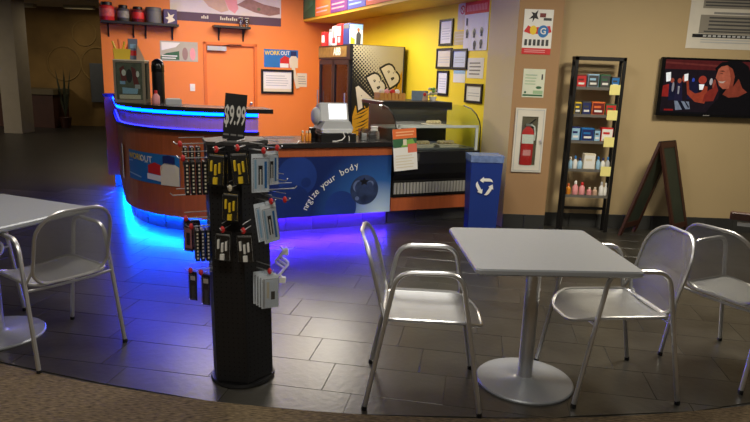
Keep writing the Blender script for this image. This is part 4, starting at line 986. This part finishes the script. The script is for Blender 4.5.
def round_path(pts, rad, n=5):
    P = [Vector(p) for p in pts]; out = [P[0]]
    for i in range(1, len(P)-1):
        a = (P[i-1]-P[i]).normalized(); c = (P[i+1]-P[i]).normalized()
        p0 = P[i]+a*rad; p1 = P[i]+c*rad
        for k in range(n+1):
            t_ = k/n; out.append((1-t_)**2*p0+2*t_*(1-t_)*P[i]+t_*t_*p1)
    out.append(P[-1]); return out
def seat_f(x, y): return (x, y, .452-.020*(1-(y/.215)**2)-.035*max(0,(x-.14)/.13)**2)
def back_f(q, p):  # q lateral, p up
    return (-.195-.105*(p/.43)-.035*(1-(q/.215)**2)*(.35+.65*min(1,p/.2)), q, .445+p*.97)
def make_chair():
    t = thing('aluminium_chair', 'x', 'chair')
    for s_ in (-1, 1):
        b = MB(); path = round_path([(.272,s_*.248,.0),(.150,s_*.236,.695),(-.148,s_*.236,.690),(-.278,s_*.248,.0)], .075)
        b.tube(path, .0118, ALU, 8); fr_ = b.build('arm_frame', t, True)
        for x in (.272, -.278):
            b = MB(); b.lathe([(.0135,0),(.014,.012),(.012,.022)], BLACK, 8, c=(x-.002*(1 if x>0 else -1), s_*.248, 0)); b.build('foot_cap', fr_)
    so = rrect(-.20,.272,-.215,.215,.05,.15,.15,.05)
    st = weave(so, seat_f, .0042, .0035, mat('seat_metal', (186,187,186), .45, metal=.6, var=.05, scale=20), 8).build('seat', t)
    b = MB(); b.tube([seat_f(*p) for p in so], .0085, ALU, 6, closed=True); b.build('seat_rim', st, True)
    for x in (.197,-.198):
        b = MB(); b.tube([(x,-.238,.425),(x,-.1,.418),(x,.1,.418),(x,.238,.425)], .008, ALU, 6); b.build('seat_support', t, True)
    bo = rrect(-.208,.208,0,.405,.09,.09,.14,.14)
    bk = weave(bo, back_f, .0042, .0018, MESHM, 10).build('backrest', t)
    b = MB(); b.tube([back_f(*p) for p in bo], .0095, ALU, 6, closed=True); b.build('back_rim', bk, True)
    for s_ in (-1,1):
        b = MB(); b.tube([(-.197,s_*.238,.46),back_f(s_*.205,.10)], .007, ALU, 6); b.build('back_bracket', t, True)
    return t
ch = make_chair()
spots = [((.27,2.92),-3,'aluminium mesh armchair facing the silver table, its side to the blue-lit counter'),
 ((1.245,3.055),187,'aluminium mesh armchair pushed under the silver table beside the folding sign'),
 ((2.076,3.32),27,'aluminium mesh armchair turned to the dark wooden table'),
 ((-1.79,3.285),146,'aluminium mesh armchair with its back to the price-tag display stand'),
 ((-2.575,3.61),-20,'aluminium mesh armchair on the hall side of its table, one leg in view')]
for i, ((x, y), a, lb) in enumerate(spots):
    o = ch if i == 0 else copy_tree(ch)
    o.location = (x, y, 0); o.rotation_euler = (0, 0, R(a)); o['label'] = lb; o['group'] = 'aluminium mesh armchairs at the tables'

# ================================================================== DISPLAY STAND (hexagonal pegboard)
LEAN = R(-1.2)
kc = Vector((-.664, 3.0, 0)); KR = .163; PH = -9
def peg_mat(name, rgb):
    m = bpy.data.materials.new(name); m.use_nodes = True; nt = m.node_tree; n = nt.nodes; L = nt.links; p = n['Principled BSDF']
    tc = n.new('ShaderNodeTexCoord'); vo = n.new('ShaderNodeTexNoise'); vo.inputs['Scale'].default_value = 30; L.new(tc.outputs['Object'], vo.inputs['Vector'])
    mx = n.new('ShaderNodeMix'); mx.data_type = 'RGBA'; c = lin(rgb); mx.inputs['A'].default_value = (*[x*.8 for x in c],1); mx.inputs['B'].default_value = (*[x*1.25 for x in c],1)
    L.new(vo.outputs['Fac'], mx.inputs['Factor']); L.new(mx.outputs['Result'], p.inputs['Base Color']); p.inputs['Roughness'].default_value = .45
    return m
PEG = peg_mat('pegboard_black', (24,24,26)); HOLE = mat('peg_hole', (5,5,5), .9)
ks = thing('display_stand', 'black hexagonal pegboard display stand hung with small packs', 'display stand', kc); ks.rotation_euler = (0, LEAN, 0)
def lean(v): return Vector((v.x+v.z*math.tan(LEAN), v.y, v.z))
hexv = [(KR*math.cos(R(PH+60*k)), KR*math.sin(R(PH+60*k))) for k in range(6)]
for k in range(6):
    a = R(PH+30+60*k); b = MB(); hw = KR/2-.001; ap = KR*math.cos(R(30))
    b.box(-hw, hw, 0, .008, .03, 1.225, PEG)
    if k in (2,3,4,5):
        for i in range(6):
            for j in range(45):
                x = -.065+.026*i; z = .06+.026*j; b.face([(x-.003,-.0006,z-.003),(x+.003,-.0006,z-.003),(x+.003,-.0006,z+.003),(x-.003,-.0006,z+.003)], HOLE)
    o = b.build('peg_panel', ks); o.location = (ap*math.cos(a), ap*math.sin(a), 0); o.rotation_euler = (0,0,a+R(90))
b = MB(); b.prism([(x*1.03,y*1.03) for x,y in hexv], 1.222, 1.238, mat('stand_cap',(58,56,54),.5)); b.build('top_cap', ks)
b = MB(); b.prism([(x*.97,y*.97) for x,y in hexv], .02, .05, BLACK); b.build('inner_base', ks)
b = MB(); b.lathe([(.160,0),(.165,.006),(.160,.02)], BLACK, 24); b.build('turntable', ks, True)
# price card
sg = thing('price_sign', 'black card sign reading 9.99 on top of the display stand', 'sign', kc+lean(Vector((.0,-.035,1.238))), R(13))
b = MB(); b.box(-.03,.04,-.012,.012,0,.012,BLACK); b.box(-.012,.012,-.006,.006,.01,.04,BLACK); b.build('holder', sg)
CARD = mat('sign_black',(18,18,19),.35,var=.1)
o = flat('card', .102, .215, CARD, [('t','$9.99',0,.11,.044,.125,WHITE,0,.02)]+[('r',-.048+.034*k,.018,-.022+.034*k,.026,GREY) for k in range(3)], .004, sg, loc=(0,-.0145,.002)); o.rotation_euler = (R(-4),R(5),0)
# hooks and packs.  face: 'L' normal 201, 'F' 261, 'R' 321
NRM = {'L': PH+210, 'F': PH+270, 'R': PH+330, 'B': PH+390}
apo = KR*math.cos(R(30))
def fpos(face, s_, d, z):
    a = R(NRM[face]); n_ = Vector((math.cos(a), math.sin(a), 0)); tg = Vector((-math.sin(a), math.cos(a), 0))
    return n_*(apo+d)+tg*s_+Vector((0,0,z))
def hook(face, s_, z, ln=.14, lock=True, lockm=RED):
    b = MB(); b.tube([fpos(face,s_,-.002,z), fpos(face,s_,ln,z), fpos(face,s_,ln+.012,z+.012)], .0028, ALU, 6); b.tube([fpos(face,s_,-.002,z+.03), fpos(face,s_,ln*.9,z+.03)], .0022, ALU, 6)
    h = b.build('hook', ks)
    if lock: 
        b = MB(); c = fpos(face,s_,ln*.86,z); b.ball(c, .011, .011, .016, lockm, 8, 5); b.build('hook_lock', h)
YPR = mat('tool_yellow',(232,196,40),.4); PLAS = glass('blister_plastic', (.93,.94,.95), .96, .2)
CARDB = mat('pack_black',(14,14,15),.4); CARDW = mat('pack_white',(214,222,228),.45)
def pack(face, s_, d, z, w_, h_, style, label, group, yaw=0, tilt=0):
    loc = kc+lean(fpos(face, s_, d, z)); a = R(NRM[face]+90+yaw)
    t = thing('blister_pack', label, 'pack', loc, a, group); t.rotation_euler = (0, R(tilt), a)
    base = {'y':CARDB,'w':CARDB,'g':CARDB,'b':CARDW,'s':CARDW,'p':CARDB,'k':CARDB}[style]
    it = []
    if style in 'yw':
        m_ = YPR if style == 'y' else WHITE
        it = [('r',-w_*.28,h_*.42,-w_*.19,h_*.72,m_),('r',-w_*.05,h_*.30,w_*.05,h_*.62,m_),('r',w_*.18,h_*.38,w_*.27,h_*.68,m_),('r',-w_*.13,h_*.06,w_*.13,h_*.26,m_),('r',-w_*.02,h_*.08,w_*.02,h_*.24,CARDB)]
    elif style == 'b': it = [('r',-w_*.34,h_*.1,-w_*.22,h_*.85,LBLUE),('r',-w_*.12,h_*.2,w_*.12,h_*.7,BLACK),('r',-w_*.04,h_*.05,w_*.04,h_*.6,WHITE),('r',w_*.22,h_*.1,w_*.36,h_*.8,BLUE)]
    elif style == 's': it = [('r',-w_*.4,h_*.05,-w_*.3,h_*.9,LGREY),('r',w_*.05,h_*.25,w_*.28,h_*.5,DGREY),('r',-w_*.2,h_*.3,-w_*.05,h_*.8,OFFW)]
    elif style == 'p': it = [('r',-w_*.4,h_*.1,w_*.4,h_*.75,PINK),('r',-w_*.2,h_*.2,w_*.2,h_*.6,CARDB)]
    elif style == 'k': it = [('r',-w_*.2,h_*.05,w_*.2,h_*.5,DGREY),('r',-w_*.3,h_*.7,w_*.3,h_*.85,OFFW)]
    if style in 'yw':
        flat('card', w_, h_, base, [('r',-w_*.42,h_*.84,w_*.42,h_*.9,GREY)], .002, t, loc=(0,0,-h_-.004)); m_ = YPR if style == 'y' else WHITE
        for x0, x1, z0_, z1_ in ((-.30,-.20,.42,.72),(-.06,.05,.32,.62),(.19,.28,.38,.68),(-.12,.12,.06,.25)):
            b = MB(); b.cbox(w_*x0, w_*x1, -.017, -.003, -h_-.004+h_*z0_, -h_-.004+h_*z1_, m_, .0015); b.build('tool', t)
    elif style == 'g':
        b = MB(); b.cbox(-w_/2, w_/2, -.010, .010, -h_-.004, -.008, base, .003)
        for xx in (-w_/2-.0015, w_/2):
            for k in range(8): b.box(xx, xx+.0015, -.004, .004, -h_*.95+k*h_*.11, -h_*.95+k*h_*.11+h_*.05, OFFW)
        b.build('case', t)
    else:
        flat('card', w_, h_, base, it, .002, t, loc=(0,0,-h_-.004))
    if style != 'g':
        b = MB(); b.cbox(-w_*.46, w_*.46, -.012, -.003, -h_*.98, -h_*.12, PLAS, .003); b.build('blister', t)
    b = MB(); b.box(-w_*.18,w_*.18,-.001,.003,-.012,.010,PLAS)
    b.build('hang_tab', t)
    return t
# front face
hook('F',.005,1.215,.11); hook('F',.105,1.225,.11); hook('F',.06,1.04,.10,lockm=OFFW); hook('F',.02,.845,.11); hook('F',.12,.845,.11)
pack('F',.005,.085,1.21,.08,.16,'y','black pack with yellow tools, topmost row, hall side of the stand front','packs with yellow tools on the stand',tilt=3)
pack('F',.105,.085,1.22,.08,.16,'y','black pack with yellow tools, topmost row, beside the white and blue packs','packs with yellow tools on the stand',tilt=-6)
pack('F',.06,.075,1.03,.078,.145,'y','single black pack with yellow tools in the middle row','packs with yellow tools on the stand',tilt=2)
pack('F',.02,.085,.84,.078,.145,'w','black pack with white tools, lower row, beside the edge-on packs','packs with white tools on the stand',tilt=2)
pack('F',.12,.085,.84,.078,.145,'w','black pack with white tools, lower row, below the white and blue packs','packs with white tools on the stand',tilt=-4)
for k in range(2): pack('F',.005+.10*k,.05,1.205+.01*k,.08,.16,'y','black pack with yellow tools hanging behind another on the top front hooks','second packs on the front hooks')
# left face, packs edge-on along the hooks
hook('L',.055,1.16,.125); hook('L',-.05,1.215,.13); hook('L',.05,.83,.10); hook('L',-.045,.85,.12); hook('L',.02,.98,.16,False); hook('L',-.04,.585,.11); hook('L',.045,.595,.06)
for k in range(4): pack('L',.055,.012+.027*k,1.15,.075,.16,'g','black pack hanging edge-on on the top nearer side hook','edge-on packs, top nearer hook')
for k in range(3): pack('L',-.05,.03+.03*k,1.205,.07,.10,'g','short black pack hanging edge-on on the top farther side hook','edge-on packs, top farther hook')
for k in range(3): pack('L',.05,.012+.025*k,.82,.075,.155,'g','black pack hanging edge-on on the lower nearer side hook','edge-on packs, lower nearer hook')
for k in range(2): pack('L',-.045,.06+.035*k,.84,.06,.16,'p',['dark pack with pink print next to the edge-on packs','dark pack with pink print outermost on its hook'][k],'pink printed packs',yaw=40)
pack('L',-.04,.085,.575,.045,.15,'k','slim dark pack on the lowest side hook, far from the stand','slim packs',yaw=50)
pack('L',.045,.03,.585,.045,.16,'k','slim dark pack on the lowest side hook, close to the stand','slim packs',yaw=50)
# right face
hook('R',-.03,1.205,.12); hook('R',.03,1.215,.15); hook('R',.0,.965,.13); hook('R',.055,.97,.17,True); hook('R',-.005,.62,.11); hook('B',-.03,.67,.13,False); hook('B',-.02,1.21,.16,False); hook('B',.0,.98,.15,False); hook('R',.06,1.06,.15,False)
pack('R',-.03,.08,1.195,.085,.18,'b','white and blue pack on the top hook beside the black packs','white and blue packs on the stand',yaw=-22)
pack('R',.03,.09,1.205,.07,.16,'b','smaller white and blue pack on the farther top hook','white and blue packs on the stand',yaw=-10)
for k in range(2): pack('R',.0,.04+.045*k,.955,.08,.19,'b',['white and blue pack nearest the board on the middle hook','white and blue pack hanging outermost on the middle hook'][k],'white and blue packs on the stand',yaw=-15,tilt=-8)
for k in range(4): pack('R',.005-.005*k,.025+.026*k,.61,.085,.165,'s',['white pack lying against the board in the lowest bundle','second white pack from the board in the lowest bundle','third white pack from the board in the lowest bundle','outermost white pack of the lowest bundle'][k],'white packs in the lowest bundle',yaw=-25)
t = thing('cable_bundle', 'white curled charging cable hanging on the far side of the stand', 'cable', kc+lean(fpos('B',-.03,.06,.67)), 0)
b = MB()
for k in range(3):
    pts = [(.02*math.sin(q*.9+k)+.012*k, .015*math.cos(q*.7+k), .02-.014*q) for q in range(12)]; b.tube(pts, .006, WHITE, 6)
b.build('cable', t, True); b = MB(); b.box(.0,.03,-.01,.01,-.17,-.14,WHITE); b.build('plug', t)
b = MB(); b.box(.02,.045,-.01,.01,-.02,.01,WHITE); b.build('plug', t)

# ================================================================== HALL
t = thing('hall_counter', 'dark reddish wooden counter along the dim hall wall', 'counter', (-8.6, 15.55, 0))
b = MB(); b.box(-3.0,.70,-.35,.40,0,.80,mat('hall_wood',(70,38,26),.6,var=.2)); b.build('body', t)
b = MB(); b.box(-3.05,.75,-.40,.42,.80,.93,mat('hall_top',(104,92,66),.6)); b.build('top', t)
t = thing('notice_board', 'plain grey notice board on the hall wall beside the orange wall', 'notice board', (-7.05, 15.95, .62))
b = MB(); b.cbox(-.24,.30,-.03,.012,0,.96,mat('panel_grey',(96,100,106),.6),.006); b.build('panel', t)
t = thing('tall_plant', 'dim leafy plant standing at the end of the hall counter', 'plant', (-7.72, 15.4, 0))
b = MB(); b.lathe([(.10,0),(.14,.25),(.13,.26)], DWOOD, 12); b.build('pot', t, True)
b = MB(); LEAFM = mat('plant_leaf',(56,60,36),.6)
for k in range(14):
    a = random.random()*6.28; h = .5+.75*random.random(); r = .08+.12*random.random(); x, y = r*math.cos(a), r*math.sin(a)
    b.add([(0,0,.24),(x*.6-.02,y*.6,.24+h*.6),(x,y,.24+h),(x*.6+.02,y*.6+.01,.24+h*.6)], [(0,1,2,3)], LEAFM)
b.build('leaves', t)
for k, x in enumerate((-8.55, -7.15)):
    t = thing('ceiling_lamp', ['long unlit ceiling lamp near the white hall pillar','long unlit ceiling lamp near the orange wall end'][k], 'ceiling lamp', (x, 15.3, 2.90))
    b = MB(); b.box(-.35,.35,-.08,.08,-.07,0,mat('lamp_housing',(150,140,110),.6)); b.build('housing', t)
    b = MB(); b.box(-.33,.33,-.06,.06,-.085,-.07,mat('lamp_diffuser',(200,190,150),.5)); b.build('diffuser', t)
